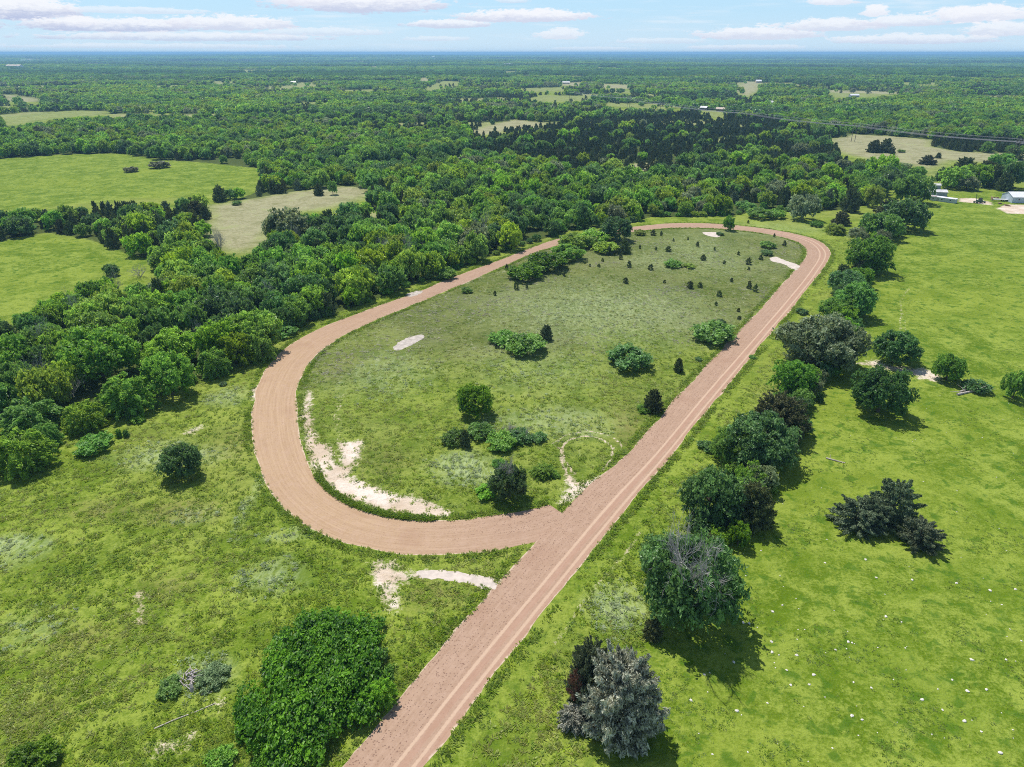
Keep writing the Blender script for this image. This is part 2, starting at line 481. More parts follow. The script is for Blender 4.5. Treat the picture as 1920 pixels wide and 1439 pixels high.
PALE = [(20, 1030, 60, 34, .9), (370, 965, 44, 20, .7), (320, 855, 95, 24, .75), (510, 1085, 60, 34, .6), (875, 878, 60, 30, .9), (1160, 1150, 50, 45, .75), (420, 745, 40, 18, .6),
        (500, 905, 14, 90, .6), (560, 1005, 60, 14, .5), (390, 1265, 60, 34, .5), (880, 1290, 30, 30, .5), (60, 1180, 80, 40, .3), (1230, 490, 60, 20, .3), (1130, 590, 210, 60, .55), (720, 700, 100, 40, .4),
        (1010, 690, 120, 50, .3), (1320, 480, 100, 40, .35), (1040, 790, 120, 30, .5), (1440, 430, 120, 14, .35), (1090, 810, 60, 12, .4), (1260, 1100, 60, 40, .3)]
BROWN = [(330, 960, 90, 30, .7), (200, 950, 60, 26, .6), (310, 1100, 60, 30, .5), (160, 1200, 90, 40, .5), (810, 1130, 60, 30, .6), (1180, 800, 40, 40, .6), (440, 830, 50, 26, .5), (640, 690, 40, 30, .3), (1160, 1330, 60, 40, .3),
         (90, 1330, 60, 40, .4), (1470, 740, 40, 20, .5), (1200, 830, 30, 24, .5), (720, 870, 60, 40, .35)]


def axis(segments):
    out = [segments[0][0]]
    for a, b, s in segments:
        n = max(1, int(round((b - a) / s)))
        out += list(np.linspace(a, b, n + 1)[1:])
    return np.array(out)


def spread(start, end, first, g):
    out = []; p = start; s = first
    while p < end:
        s *= g; p += s; out.append(min(p, end))
    return np.array(out)


xs_mid = axis([(-330, -120, 1.2), (-120, 150, .5), (150, 330, 1.2)])
xs = np.concatenate([-spread(330, 26000, 1.2, 1.045)[::-1], xs_mid, spread(330, 26000, 1.2, 1.045)])
ys = np.concatenate([axis([(-120, 34, 4), (34, 185, .5), (185, 420, 1.2)]), spread(420, 26000, 1.2, 1.022)])
GX, GY = np.meshgrid(xs, ys)
gx = GX.ravel(); gy = GY.ravel()
gz = terrain(gx, gy)
wx = gx + (vn(gx, gy, 7, 1) - .5) * 3.2 + (vn(gx, gy, 2.2, 6) - .5) * 1.3
wy = gy + (vn(gx, gy, 7, 2) - .5) * 3.2 + (vn(gx, gy, 2.2, 7) - .5) * 1.3


def soft(poly_px, X, Y, feather):
    w = wpoly(poly_px)
    ins = inside(w, X, Y)
    d = seg_dist(w, X, Y, feather * 2, True)
    return np.where(ins, np.clip(.5 + d / feather * .5, 0, 1), np.clip(.5 - d / feather * .5, 0, 1))


att = {k: np.zeros(len(gx)) for k in ('lush', 'dry', 'bare', 'pale', 'brown', 'rough', 'wood')}
for p_ in FIELDS['lush']: att['lush'] = np.maximum(att['lush'], soft(p_, wx, wy, 5))
for p_ in FIELDS['mead']: att['lush'] = np.maximum(att['lush'], .75 * soft(p_, wx, wy, 8)); att['dry'] = np.maximum(att['dry'], .4 * soft(p_, wx, wy, 8))
for p_ in FIELDS['dry']: att['dry'] = np.maximum(att['dry'], soft(p_, wx, wy, 7))
att['lush'] = np.maximum(att['lush'], soft(PASTURE, wx, wy, 5))
for p_, s_ in BARE:
    att['bare'] = np.maximum(att['bare'], s_ * soft(p_, gx + (wx - gx) * .35, gy + (wy - gy) * .35, 2.4))
for l_, w_, s_ in STROKES:
    d = seg_dist(wpoly(l_), gx + (wx - gx) * .2, gy + (wy - gy) * .2, 8)
    att['bare'] = np.maximum(att['bare'], s_ * np.clip(1.5 - d / w_, 0, 1))


def blob(lst):
    a = np.zeros(len(gx))
    for cx_, cy_, rx, ry, s_ in lst:
        X0, Y0 = gp(cx_, cy_); X1, _ = gp(cx_ + rx, cy_); _, Y1 = gp(cx_, cy_ - ry); _, Y2 = gp(cx_, cy_ + ry)
        R1 = abs(X1 - X0); R2 = abs(Y1 - Y2) / 2; Yc = (Y1 + Y2) / 2
        d = np.hypot((wx - X0) / R1, (wy - Yc) / R2)
        a = np.maximum(a, s_ * np.clip(1.35 - d, 0, 1))
    return a


dv_ = seg_dist(OUT[:int(len(OUT) * .36):8], gx, gy, 14)
att['lush'] = np.maximum(att['lush'], .6 * np.clip(1.25 - dv_ / (5.5 + 5 * vn(gx, gy, 9, 52)), 0, 1))
att['pale'] = blob(PALE); att['brown'] = blob(BROWN)
ya_, yb_ = gp(900, 800)[1], gp(900, 610)[1]
att['rough'] = inside(INFIELD, wx, wy) * np.clip((gy - ya_) / (yb_ - ya_) + .9 * (vn(gx, gy, 22, 57) - .5), .22, 1)
WOODLINE = [(-600, 930), (0, 800), (60, 797), (120, 788), (200, 772), (280, 752), (365, 722), (420, 690), (500, 648), (530, 622), (600, 597), (680, 570), (740, 548), (800, 526), (850, 507), (900, 489),
            (960, 467), (1030, 445), (1060, 434), (1150, 424), (1200, 414), (1215, 408), (1365, 405), (1440, 393), (1480, 398), (1530, 398), (1600, 392), (1640, 380), (1680, 350), (1715, 318), (1735, 298), (1780, 297), (2500, 300)]
_wl = np.array(WOODLINE)


def wood_y(px):
    return np.interp(px, _wl[:, 0], _wl[:, 1])


def opening(X, Y):
    return (vn(np.asarray(X) * .42, Y, 95, 33) * .75 + vn(X, Y, 45, 34) * .25 > .635) & (np.asarray(Y) > 640)


ppx, ppy, pdep = seen(gx, np.maximum(gy, 1.0), np.zeros(len(gx)))
isf = np.zeros(len(gx), bool)
for k_ in FIELDS:
    for p_ in FIELDS[k_]: isf |= inside(wpoly(p_), gx, gy)
for hh_ in (7.0, 3.5):
    sx_, sy_, _ = seen(gx, np.maximum(gy, 1.0), np.full(len(gx), hh_))
    qx_, qy_ = ground(sx_, np.maximum(sy_, HOR + 3))
    for k_ in FIELDS:
        for p_ in FIELDS[k_]: isf |= inside(wpoly(p_), qx_, qy_)
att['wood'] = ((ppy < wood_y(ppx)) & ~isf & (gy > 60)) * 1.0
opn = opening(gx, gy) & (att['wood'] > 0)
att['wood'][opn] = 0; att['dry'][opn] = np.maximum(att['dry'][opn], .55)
nx, ny = len(xs), len(ys)
idx = np.arange(nx * ny).reshape(ny, nx)
q = np.stack([idx[:-1, :-1], idx[:-1, 1:], idx[1:, 1:], idx[1:, :-1]], -1).reshape(-1, 4)

m, t = new_mat('meadow')
pos = t.new('ShaderNodeNewGeometry').outputs['Position']
A = {k: t.attr(k) for k in att}
n50 = t.noise(pos, .022, 4, .6); n8 = t.noise(pos, .11, 5, .62, .6); n1 = t.noise(pos, .65, 4, .7); nf = t.noise(pos, 2.4, 3, .75)
nst = t.noise(t.vscale(pos, 1.0, .38, 1), .85, 5, .72, 1.2)
blade = t.math('ADD', t.math('MULTIPLY', n1, .5), t.math('MULTIPLY', nf, .5))
blade = t.ramp(blade, .34, .66, .2, .8, False)
mixg = t.math('ADD', t.math('MULTIPLY', n8, .55), t.math('MULTIPLY', blade, .45))
green = t.mix(t.ramp(mixg, .40, .61), c4(.105, .168, .012), c4(.250, .312, .048))
green = t.mix(t.ramp(n50, .45, .72, 0, .55), green, c4(.265, .280, .075))
green = t.mix(t.ramp(nst, .60, .76, 0, .45), green, c4(.33, .36, .15))
# mown pasture: even, bright, dark tussock spots
spot = t.ramp(t.noise(pos, .40, 3, .6, .5), .53, .66)
past = t.mix(t.ramp(mixg, .40, .60), c4(.092, .156, .008), c4(.240, .305, .046))
past = t.mix(t.ramp(n50, .42, .68, 0, .6), past, c4(.225, .285, .034))
past = t.mix(t.ramp(t.noise(pos, .07, 4, .6, .4), .48, .68, 0, .55), past, c4(.118, .190, .012))
past = t.mix(t.ramp(nst, .62, .76, 0, .4), past, c4(.30, .35, .12))
past = t.mix(t.math('MULTIPLY', spot, .8), past, c4(.065, .140, .010))
# rough infield grass: olive with grey straw streaks
roug = t.mix(t.ramp(mixg, .36, .66), c4(.078, .112, .020), c4(.172, .198, .058))
roug = t.mix(t.ramp(nst, .54, .70, 0, .6), roug, c4(.32, .32, .20))
roug = t.mix(t.ramp(n50, .45, .66, 0, .5), roug, c4(.200, .220, .092))
dry = t.mix(t.ramp(mixg, .36, .66), c4(.215, .215, .095), c4(.40, .37, .235))
dry = t.mix(t.ramp(n8, .5, .72, 0, .6), dry, c4(.22, .27, .07))
c = t.mix(A['rough'], green, roug)
c = t.mix(A['lush'], c, past)
c = t.mix(A['dry'], c, dry)
c = t.mix(t.math('MULTIPLY', A['pale'], t.ramp(nst, .36, .62, .15, .95)), c, c4(.36, .43, .21))
c = t.mix(t.math('MULTIPLY', A['brown'], t.ramp(n1, .36, .62, .1, .9)), c, c4(.185, .150, .066))
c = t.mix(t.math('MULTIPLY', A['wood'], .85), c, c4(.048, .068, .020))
bf = t.math('ADD', A['bare'], t.math('MULTIPLY', t.math('SUBTRACT', n1, .5), .9))
bf = t.math('ADD', bf, t.math('MULTIPLY', t.math('SUBTRACT', nf, .5), .7))
sand = t.mix(t.ramp(n8, .35, .68), c4(.52, .41, .30), c4(.72, .62, .53))
sand = t.mix(t.ramp(nst, .52, .70, 0, .55), sand, c4(.46, .345, .24))
sand = t.mix(t.ramp(nf, .58, .72, 0, .6), sand, c4(.34, .29, .15))
c = t.mix(t.math('MULTIPLY', t.ramp(bf, .30, .58), t.ramp(A['bare'], .08, .3)), c, sand)
hgt = t.math('ADD', t.math('MULTIPLY', n1, .7), t.math('MULTIPLY', nf, .4))
hgt = t.math('ADD', hgt, t.math('MULTIPLY', n8, 1.6))
bp = t.new('ShaderNodeBump', {'Height': hgt, 'Strength': .75, 'Distance': .55})
p = t.new('ShaderNodeBsdfPrincipled', {'Base Color': c, 'Roughness': .95, 'Specular IOR Level': .05, 'Normal': bp.outputs[0]})
M_LAND = finish(m, t, p.outputs[0])
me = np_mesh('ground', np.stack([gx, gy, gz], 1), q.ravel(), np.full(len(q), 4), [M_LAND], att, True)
tag(link('ground', me), kind='structure')

# crisp pads and paths
M_PAD = simple('pale_gravel', (.43, .38, .33), .95, .22, .8, bump=.05)
M_PADW = simple('white_gravel', (.54, .465, .40), .95, .15, .8, bump=.05)


PADS = []


def pad(name, pts, mat, z=.016):
    PADS.append(wpoly(pts))
    w = smooth_line(wpoly(pts), .45, True)[:-1]
    w = w + np.stack([vn(w[:, 0], w[:, 1], .8, 31) - .5, vn(w[:, 0], w[:, 1], .8, 32) - .5], 1) * .55
    me = bpy.data.meshes.new(name)
    me.from_pydata([(a, b, z) for a, b in w], [], [tuple(range(len(w)))]); me.materials.append(mat)
    if me.polygons[0].normal.z < 0: me.flip_normals()
    o = link(name, me); tag(o, kind='structure'); return o


pad('gravel_path', [(786, 1071), (850, 1071), (900, 1079), (931, 1087), (926, 1106), (880, 1096), (830, 1088), (786, 1084)], M_PADW)
pad('gravel_patch', [(737, 652), (752, 640), (775, 630), (792, 628), (796, 633), (780, 643), (755, 655), (741, 657)], M_PAD)
pad('gravel_patch', [(760, 553), (783, 545), (793, 548), (772, 557)], M_PAD)
pad('gravel_patch', [(1318, 436), (1345, 436), (1353, 440), (1345, 445), (1326, 442)], M_PADW)
pad('gravel_path', [(1443, 486), (1455, 482), (1475, 490), (1499, 498), (1490, 507), (1470, 496), (1450, 491)], M_PADW)


# ------------------------------------------------------------------ foliage meshes (unit size: radius 1, height 1)
def unit(a): return a / np.maximum(np.linalg.norm(a, axis=1, keepdims=True), 1e-9)


def leaf_arrays(c, n, l, w, along=None, r=None):
    """rhombic, slightly cupped leaf sprays"""
    N = len(c); r = r or rng
    n = unit(n)
    a = r.normal(size=(N, 3)) if along is None else along
    tdir = unit(a - n * np.sum(a * n, 1, keepdims=True))
    b = np.cross(n, tdir)
    l = np.broadcast_to(l, (N,))[:, None]; w = np.broadcast_to(w, (N,))[:, None]
    V = np.stack([c - tdir * l * .5 - n * l * .10, c + b * w * .5, c + tdir * l * .5 - n * l * .10, c - b * w * .5], 1)
    return V


def leaf_mesh(name, V, v, mat):
    N = len(V)
    return np_mesh(name, V.reshape(-1, 3), np.arange(N * 4), np.full(N, 4), [mat], {'v': np.repeat(np.clip(v, 0, 1), 4)})


def crown_broad(seed, nl, per, leaf, low=.0, spread_=.66, lobe=(.24, .40), holes=0.0):
    """lobes of leaf sprays on a low wide dome; deep gaps between the lobes"""
    r = np.random.default_rng(seed)
    out = []; vs = []
    squash = np.array([1, 1, .70])
    for i in range(nl):
        ph = i * 2.39996 + r.normal() * .45
        zz = 1 - (i + .5) / nl * 1.55
        rad = math.sqrt(max(0, 1 - min(1, abs(zz)) ** 2.6))
        k = r.uniform(.66, 1.10)
        rl = r.uniform(*lobe)
        cx = math.cos(ph) * rad * spread_ * k; cy = math.sin(ph) * rad * spread_ * k
        cz = .42 + zz * .40 * k
        cz = max(cz, low + rl * .45)
        ns = max(4, per // 8)
        d = r.normal(size=(ns, 3)); d[:, 2] = d[:, 2] * .8 + .45
        d = unit(d)
        rr = rl * (.45 + .64 * r.random((ns, 1)) ** .7)
        who = r.integers(0, ns, per); sv = r.normal(size=ns) * .24; sn_ = r.normal(size=(ns, 3)) * .45
        c = np.array([cx, cy, cz]) + (d * rr * squash)[who] + r.normal(size=(per, 3)) * leaf * np.array([.42, .42, .26])
        n = d[who] * .5 + sn_[who] + r.normal(size=(per, 3)) * .38 + np.array([0, 0, .5])
        s = leaf * r.uniform(.6, 1.35, per)
        keep = r.random(per) < (.35 if holes and r.random() < holes else .97)
        out.append(leaf_arrays(c, n, s, s * .66, r=r)[keep])
        vs.append((.42 + r.normal() * .15 + sv[who] + r.normal(size=per) * .16)[keep])
    V = np.concatenate(out); V[:, :, 2] = np.maximum(V[:, :, 2], .004)
    V[:, :, 2] /= max(1.0, np.percentile(V[:, :, 2], 99.5))
    return V, np.concatenate(vs)


def crown_mound(seed, nl, per, leaf, hr):
    """a low thicket: many small heads side by side over a wide mound"""
    r = np.random.default_rng(seed); out = []; vs = []
    for i in range(nl):
        q_ = math.sqrt((i + .5) / nl) * .95; ph = i * 2.39996 + r.normal() * .3
        q_ *= .80 + .22 * math.sin(ph * 3 + 1) * math.sin(ph * 2 + seed) + r.normal() * .05
        if r.random() < .16: continue
        rl = r.uniform(.09, .17); zt = (1 - min(1, q_) ** 2.2) * r.uniform(.30, .80) + .08
        ns = per // 6
        d = r.normal(size=(ns, 3)); d[:, 2] = d[:, 2] * .8 + .4; d = unit(d)
        who = r.integers(0, ns, per); sv = r.normal(size=ns) * .22
        rr = rl * (.4 + .7 * r.random((ns, 1)) ** .7)
        c = np.array([math.cos(ph) * q_, math.sin(ph) * q_, zt]) + (d * rr * np.array([1, 1, .75 / hr]))[who] + r.normal(size=(per, 3)) * leaf * np.array([.45, .45, .3 / hr])
        c[:, 2] -= np.abs(r.normal(size=per)) * .06
        n = d[who] * .5 + r.normal(size=(per, 3)) * .5 + np.array([0, 0, .5])
        s = leaf * r.uniform(.6, 1.4, per)
        W = leaf_arrays(np.zeros((per, 3)), n, s, s * .66, r=r); W[..., 2] /= hr
        out.append(W + c[:, None, :]); vs.append(.40 + r.normal() * .19 + sv[who] + r.normal(size=per) * .17)
    V = np.concatenate(out); V[:, :, 2] = np.maximum(V[:, :, 2], .004)
    return V, np.concatenate(vs)


def crown_plume(seed, npl, per, leaf, round_=.0, tip=.9, droop=0.0, wide=.32, base=.02, arch=0.0):
    """feathery sprays set round an upright axis: cedars and arching shrubs"""
    r = np.random.default_rng(seed)
    out = []; vs = []
    for i in range(npl):
        z0 = base + (tip - base) * ((i + r.random()) / npl) ** (1.15)
        prof_cone = (1 - z0) ** .75
        prof_dome = math.sqrt(max(.02, 1 - z0 ** 2))
        R = (prof_cone * (1 - round_) + prof_dome * round_)
        R *= .55 + .45 * min(1, (z0 - base) / .16 + .45)
        R *= r.uniform(.78, 1.08)
        ph = i * 2.39996 + r.normal() * .4
        el = r.uniform(.25, .95) * (1 - droop) + z0 * .35
        d = np.array([math.cos(ph), math.sin(ph), math.tan(el) * .32])
        p0 = np.array([0, 0, max(0, z0 - .08)]) + np.array([math.cos(ph), math.sin(ph), 0]) * R * .25
        p1 = p0 + d * R * .75
        tt = r.random(per) ** .6
        ax = p0 + (p1 - p0) * tt[:, None]
        ax[:, 2] += arch * (np.sin(tt * math.pi) * .8 - tt * .35) * R
        ww = wide * R * (1.05 - tt) + .035
        off = r.normal(size=(per, 3)) * (ww * .42)[:, None] * np.array([1, 1, .62])
        c = ax + off
        n = unit(off) * .5 + np.array([0, 0, .6]) + r.normal(size=(per, 3)) * .42
        al = np.tile(d, (per, 1)) + r.normal(size=(per, 3)) * .5
        s = leaf * r.uniform(.6, 1.4, per)
        out.append(leaf_arrays(c, n, s, s * .36, al, r=r)); vs.append(.5 + r.normal() * .16 + r.normal(size=per) * .2)
    V = np.concatenate(out); V[:, :, 2] = np.maximum(V[:, :, 2], .004)
    V[:, :, 2] /= max(1.0, V[:, :, 2].max())
    return V, np.concatenate(vs)


def branch_mesh(name, seed, mat, levels=3, n0=9, length=.55, up=.5, radius=.022, start=(0, 0, .3), sides=4):
    r = random.Random(seed); mb = MB()

    def grow(p, d, L, rad, lev):
        pts = [p]; q = p.copy(); dd = d.copy()
        for k in range(3):
            dd = (dd + Vector((r.gauss(0, .22), r.gauss(0, .22), r.gauss(.02, .15)))).normalized()
            q = q + dd * (L / 3); pts.append(q.copy())
        mb.tube(pts, [rad, rad * .8, rad * .6, rad * .3], sides)
        if lev > 0:
            for k in range(r.randint(3, 5)):
                s = pts[r.randint(1, 3)]
                nd = (dd + Vector((r.gauss(0, .65), r.gauss(0, .65), r.gauss(.1, .45)))).normalized()
                grow(s, nd, L * r.uniform(.5, .75), rad * .5, lev - 1)
    for i in range(n0):
        a = i * 2.4 + r.random() * .5
        grow(Vector(start), Vector((math.cos(a), math.sin(a), up + r.random() * .6)).normalized(), length * r.uniform(.7, 1.1), radius, levels - 1)
    return mb.mesh(name, mat)


def trunk_mesh(name, seed, mat=None):
    r = random.Random(seed); mb = MB()
    mb.tube([(0, 0, -.01), (.01, 0, .12), (.02, .02, .32), (.0, .03, .6)], [.062, .048, .038, .016], 7)
    for i in range(6):
        a = i * 1.9 + r.random(); z = .2 + .06 * i
        e = r.uniform(.38, .6)
        mb.tube([(.012, .012, z), (math.cos(a) * e * .5, math.sin(a) * e * .5, z + .12), (math.cos(a) * e, math.sin(a) * e, z + .2)], [.026, .018, .007], 5)
    return mb.mesh(name, mat or M_BARK)


def stems_mesh(name, seed):
    r = random.Random(seed); mb = MB()
    for i in range(9):
        a = i * .7 + r.random(); e = r.uniform(.25, .6)
        mb.tube([(math.cos(a) * .06, math.sin(a) * .06, -.01), (math.cos(a) * e * .5, math.sin(a) * e * .5, .3), (math.cos(a) * e, math.sin(a) * e, .55)], [.022, .016, .006], 4)
    return mb.mesh(name, M_BARK)


TRUNKS = [trunk_mesh('trunk', 3), trunk_mesh('trunk', 4)]
STEMS = [stems_mesh('stems', 5), stems_mesh('stems', 6)]
_raw = {}
_mesh = {}
SPEC = {
    'sprawl': lambda s: crown_plume(s, 64, 210, .088, .85, .92, .25, .19, .03),
    'mound': lambda s: crown_mound(s, 90, 170, .066, .55),  # kind: generator
    'hero': lambda s: crown_broad(s, 66, 300, .060, .0, .74, (.12, .26)),
    'herothin': lambda s: crown_broad(s, 58, 290, .062, .0, .76, (.12, .24), .25),
    'mid': lambda s: crown_broad(s, 40, 190, .090, .0, .74, (.14, .30)),
    'wood': lambda s: crown_broad(s, 32, 125, .125, .03, .72, (.16, .32)),
    'far': lambda s: crown_broad(s, 13, 34, .27, .05, .66, (.24, .42)),
    'bush': lambda s: crown_broad(s, 40, 150, .105, .0, .78, (.12, .30)),
    'bigbush': lambda s: crown_mound(s, 230, 250, .036, .42),
    'arch': lambda s: crown_plume(s, 85, 75, .125, .8, .85, .1, .30, .02, .22),
    'cedar': lambda s: crown_plume(s, 105, 70, .120, .25, .95, .0, .32),
    'cedarwood': lambda s: crown_plume(s, 46, 44, .19, .3, .94, .0, .36),
    'cedarfar': lambda s: crown_plume(s, 16, 18, .38, .3, .9, .0, .45),
    'silver': lambda s: crown_plume(s, 190, 115, .082, .8, .95, .0, .26),
    'tiny': lambda s: crown_plume(s, 30, 26, .26, .35, .9, .0, .4),
}
NVAR = {'sprawl': 3, 'mound': 2, 'hero': 4, 'herothin': 2, 'mid': 4, 'wood': 6, 'far': 5, 'bush': 4, 'bigbush': 1, 'arch': 3, 'cedar': 4, 'cedarwood': 5, 'cedarfar': 4, 'silver': 2, 'tiny': 3}


def crown_data(kind, var, tint, name='crown'):
    key = (kind, var, tint, name)
    if key not in _mesh:
        if (kind, var) not in _raw:
            _raw[(kind, var)] = SPEC[kind](sum(map(ord, kind)) * 13 + var * 101)
        V, v = _raw[(kind, var)]
        _mesh[key] = leaf_mesh(name, V, v, LEAF[tint])
    return _mesh[key]


_cnt = {}


def plant(name, kind, tint, X, Y, R, h, label, cat, group=None, body='trunk', rz=None, part='crown', var=None, z=0.0, lean=None):
    """a tree or shrub: an Empty at its foot with its crown and its trunk or stems"""
    i = _cnt[kind] = _cnt.get(kind, -1) + 1
    var = i % NVAR[kind] if var is None else var
    rz = random.random() * 6.283 if rz is None else rz
    o = empty(name, (X, Y, z), rz, (R, R, h))
    if lean: o.rotation_euler = (lean[0], lean[1], rz)
    tag(o, label, cat, group)
    link(part, crown_data(kind, var, tint, part), o)
    if body == 'trunk': link('trunk', TRUNKS[i % 2], o)
    elif body == 'stems': link('stems', STEMS[i % 2], o)
    return o


def fit(cx, yt, yb, w, hr=None, kind_flat=True):
    """size and foot of a rounded crown that fills this outline in the photo; hr fixes height / half width"""
    ym = (yt + yb) / 2; h = 4.0; D = 1.0
    for _ in range(14):
        X, Y = ground(cx, ym, h * .45)
        d = (H - h * .45) / (SP + (ym - CY) / F * CP)
        s = d / F; R = w * s / 2; V = (yb - yt) * s
        dist = math.sqrt(X * X + Y * Y + (H - h * .45) ** 2)
        sn = (H - h * .45) / dist; cs = math.sqrt(1 - sn * sn)
        if hr:
            h = hr * R
            D = math.sqrt(max((V / 2) ** 2 - (h / 2 * cs) ** 2, (.3 * R * sn) ** 2)) / sn
        else:
            a2 = (V / 2) ** 2 - (R * sn) ** 2
            hn = 2 * math.sqrt(max(a2, (.30 * R) ** 2)) / cs
            hn = min(max(hn, .75 * R), 4 * R)
            if hn > 1.15 * R and kind_flat: hn = 1.15 * R + (hn - 1.15 * R) * .7
            h = h * .5 + hn * .5; D = R
    return float(X), float(Y), float(R), float(h), float(D)


HERO_AT = []  # (x, y, radius) of every plant placed by hand


def hero(cx, yt, yb, w, kind, tint, name, label, cat, group=None, body='trunk', part='crown', grow=1.08, var=None, hr=None):
    if hr is None and kind == 'bush' and fit(cx, yt, yb, w)[3] > .85 * fit(cx, yt, yb, w)[2]: hr = .8
    X, Y, R, h, D = fit(cx, yt, yb, w, hr)
    if kind == 'bush': D = min(D, 1.3 * R)
    if group == G_ROW and 'cedar' not in name: grow *= 1.12
    HERO_AT.append((X, Y, R))
    o = plant(name, kind, tint, X, Y, R * grow, h * 1.03, label, cat, group, body, part=part, var=var)
    if hr: o.rotation_euler = (0, 0, 0 if random.random() < .5 else math.pi); o.scale = (R * grow, D * grow, h)
    return o, R, h


T = 'tree'; S = 'shrub'
G_ROW = 'trees in the hedgerow between the track and the pasture'
# --- right foreground
o, R, h = hero(1168, 1204, 1408, 160, 'silver', 'silver', 'cedar_tree', 'big silvery grey cedar with a rounded crown, nearest tree right of the track', 'cedar tree', G_ROW, var=0)
o, R, h = hero(1108, 1190, 1335, 92, 'silver', 'cedarblue', 'cedar_tree', 'dark pointed cedar with a dead rust red side, pressed against the big silvery cedar', 'cedar tree', G_ROW, var=1)
V_, v_ = crown_plume(77, 26, 60, .13, .3, .9, .0, .4)
rx = link('dead_branches', leaf_mesh('dead_branches', V_, v_, LEAF['rust']), o)
lx = Matrix.Rotation(-o.rotation_euler.z, 3, 'Z') @ Vector((-.62, -.46, 0)); rx.location = (lx.x, lx.y, .22); rx.scale = (.42, .42, .5)
rx['label'] = 'dead rust red branches'
hero(1075, 1318, 1372, 62, 'arch', 'silver', 'cedar_shrub', 'low silvery cedar spray at the left foot of the big silvery cedar', S, None, 'stems', 'foliage')
o, R, h = hero(1296, 988, 1195, 178, 'hero', 'dark', 'leafy_tree', 'large dark tree with grey bare limbs in the middle of its crown', T, G_ROW, var=0)
bb = link('bare_branches', branch_mesh('bare_branches', 5, M_TWIG, 4, 13, .42, .22, .016, (0, 0, .70)), o); bb['label'] = 'grey bare limbs'
lx = Matrix.Rotation(-o.rotation_euler.z, 3, 'Z') @ Vector((-.1, -.42, 0)); bb.location = (lx.x, lx.y, -.07)
o, R, h = hero(1240, 1000, 1080, 76, 'hero', 'dark', 'leafy_tree', 'dark green tree on the track side of the large tree with bare limbs', T, G_ROW)
hero(1225, 1154, 1203, 42, 'cedar', 'cedarbrown', 'cedar_shrub', 'small brownish cedar bush just left of the large tree with bare limbs', S, None, 'stems', 'foliage')
hero(1386, 974, 1030, 42, 'mid', 'bright', 'leafy_tree', 'bright green young tree on the pasture side of the tree with bare limbs', T, G_ROW)
hero(1332, 868, 1000, 104, 'hero', 'dark', 'leafy_tree', 'dark green tree with hanging leaves above the large tree with bare limbs', T, G_ROW)
o, R, h = hero(1412, 895, 1002, 88, 'silver', 'cedarbrown', 'cedar_tree', 'brown tinged dense cedar with pale dead twigs on the pasture side of the row', 'cedar tree', G_ROW)
bb = link('bare_branches', branch_mesh('bare_branches', 8, M_TWIG, 3, 6, .35, .3, .012, (-.2, -.3, .6)), o)
hero(1412, 868, 925, 60, 'mid', 'bright', 'leafy_tree', 'bright green tree top between the brown tinged cedar and the dark tree behind', T, G_ROW)
hero(1428, 770, 888, 124, 'hero', 'dark', 'leafy_tree', 'broad dark green tree with a deep shadow, fourth big crown up the row', T, G_ROW)
hero(1376, 800, 876, 80, 'hero', 'mid', 'leafy_tree', 'mid green tree on the track side of the broad dark green tree', T, G_ROW)
hero(1325, 822, 850, 32, 'bush', 'dark', 'leafy_shrub', 'small dark round bush on the verge between the track and the tree row', S, None, 'stems', 'foliage')
hero(1462, 733, 832, 112, 'silver', 'cedarbrown', 'cedar_tree', 'wide olive brown cedar thicket in the row below the widest tree', 'cedar tree', G_ROW)
hero(1488, 672, 748, 78, 'hero', 'mid', 'leafy_tree', 'mid green tree directly below the wide grey-green tree', T, G_ROW)
hero(1545, 590, 702, 146, 'hero', 'grey', 'leafy_tree', 'very wide grey-green tree with shimmering leaves, largest crown of the row', T, G_ROW, var=2)
hero(1523, 664, 712, 32, 'cedar', 'cedarbrown', 'cedar_shrub', 'brown cedar bush at the foot of the very wide grey-green tree', S, None, 'stems', 'foliage')
hero(1602, 528, 604, 76, 'hero', 'mid', 'leafy_tree', 'green tree behind the very wide grey-green tree, its shadow lying on the pasture', T, G_ROW)
hero(1572, 556, 606, 64, 'herothin', 'mid', 'leafy_tree', 'loose green tree with low dark limbs behind the very wide tree', T, G_ROW)
hero(1588, 505, 558, 62, 'hero', 'dark', 'leafy_tree', 'dark tree in the row just below the tree with a forked crown', T, G_ROW)
hero(1581, 495, 523, 36, 'cedar', 'cedar', 'cedar_tree', 'small dark cedar on the track side of the row near the far turn', 'cedar tree', G_ROW)
hero(1632, 440, 520, 80, 'hero', 'mid', 'leafy_tree', 'green tree with a forked crown shading the pasture right of the far turn', T, G_ROW)
hero(1610, 425, 455, 34, 'herothin', 'grey', 'leafy_tree', 'thin greyish tree just behind the tree with a forked crown', T, G_ROW)
hero(1652, 398, 452, 70, 'mid', 'mid', 'leafy_tree', 'mid green tree on the left side of the far clump of the row', T, G_ROW)
hero(1698, 370, 438, 76, 'mid', 'dark', 'leafy_tree', 'dark green tree on the pasture side of the far clump of the row', T, G_ROW)
hero(1668, 372, 410, 56, 'cedar', 'cedarbrown', 'cedar_tree', 'brownish cedar in the middle of the far clump of the row', 'cedar tree', G_ROW)
hero(1713, 324, 388, 60, 'mid', 'mid', 'leafy_tree', 'tall green tree at the top end of the row beside the white sheds', T, G_ROW)
hero(1657, 292, 344, 58, 'mid', 'bright', 'leafy_tree', 'bright green wide tree in the open strip beyond the top end of the row', T, None)
hero(1640, 346, 394, 38, 'mid', 'yellow', 'leafy_tree', 'narrow yellow-green tree left of the top end of the row', T, None)
hero(1697, 300, 321, 24, 'bush', 'grey', 'leafy_shrub', 'dark rounded bush beside the grassy gap near the sheds', S, None, 'stems', 'foliage')
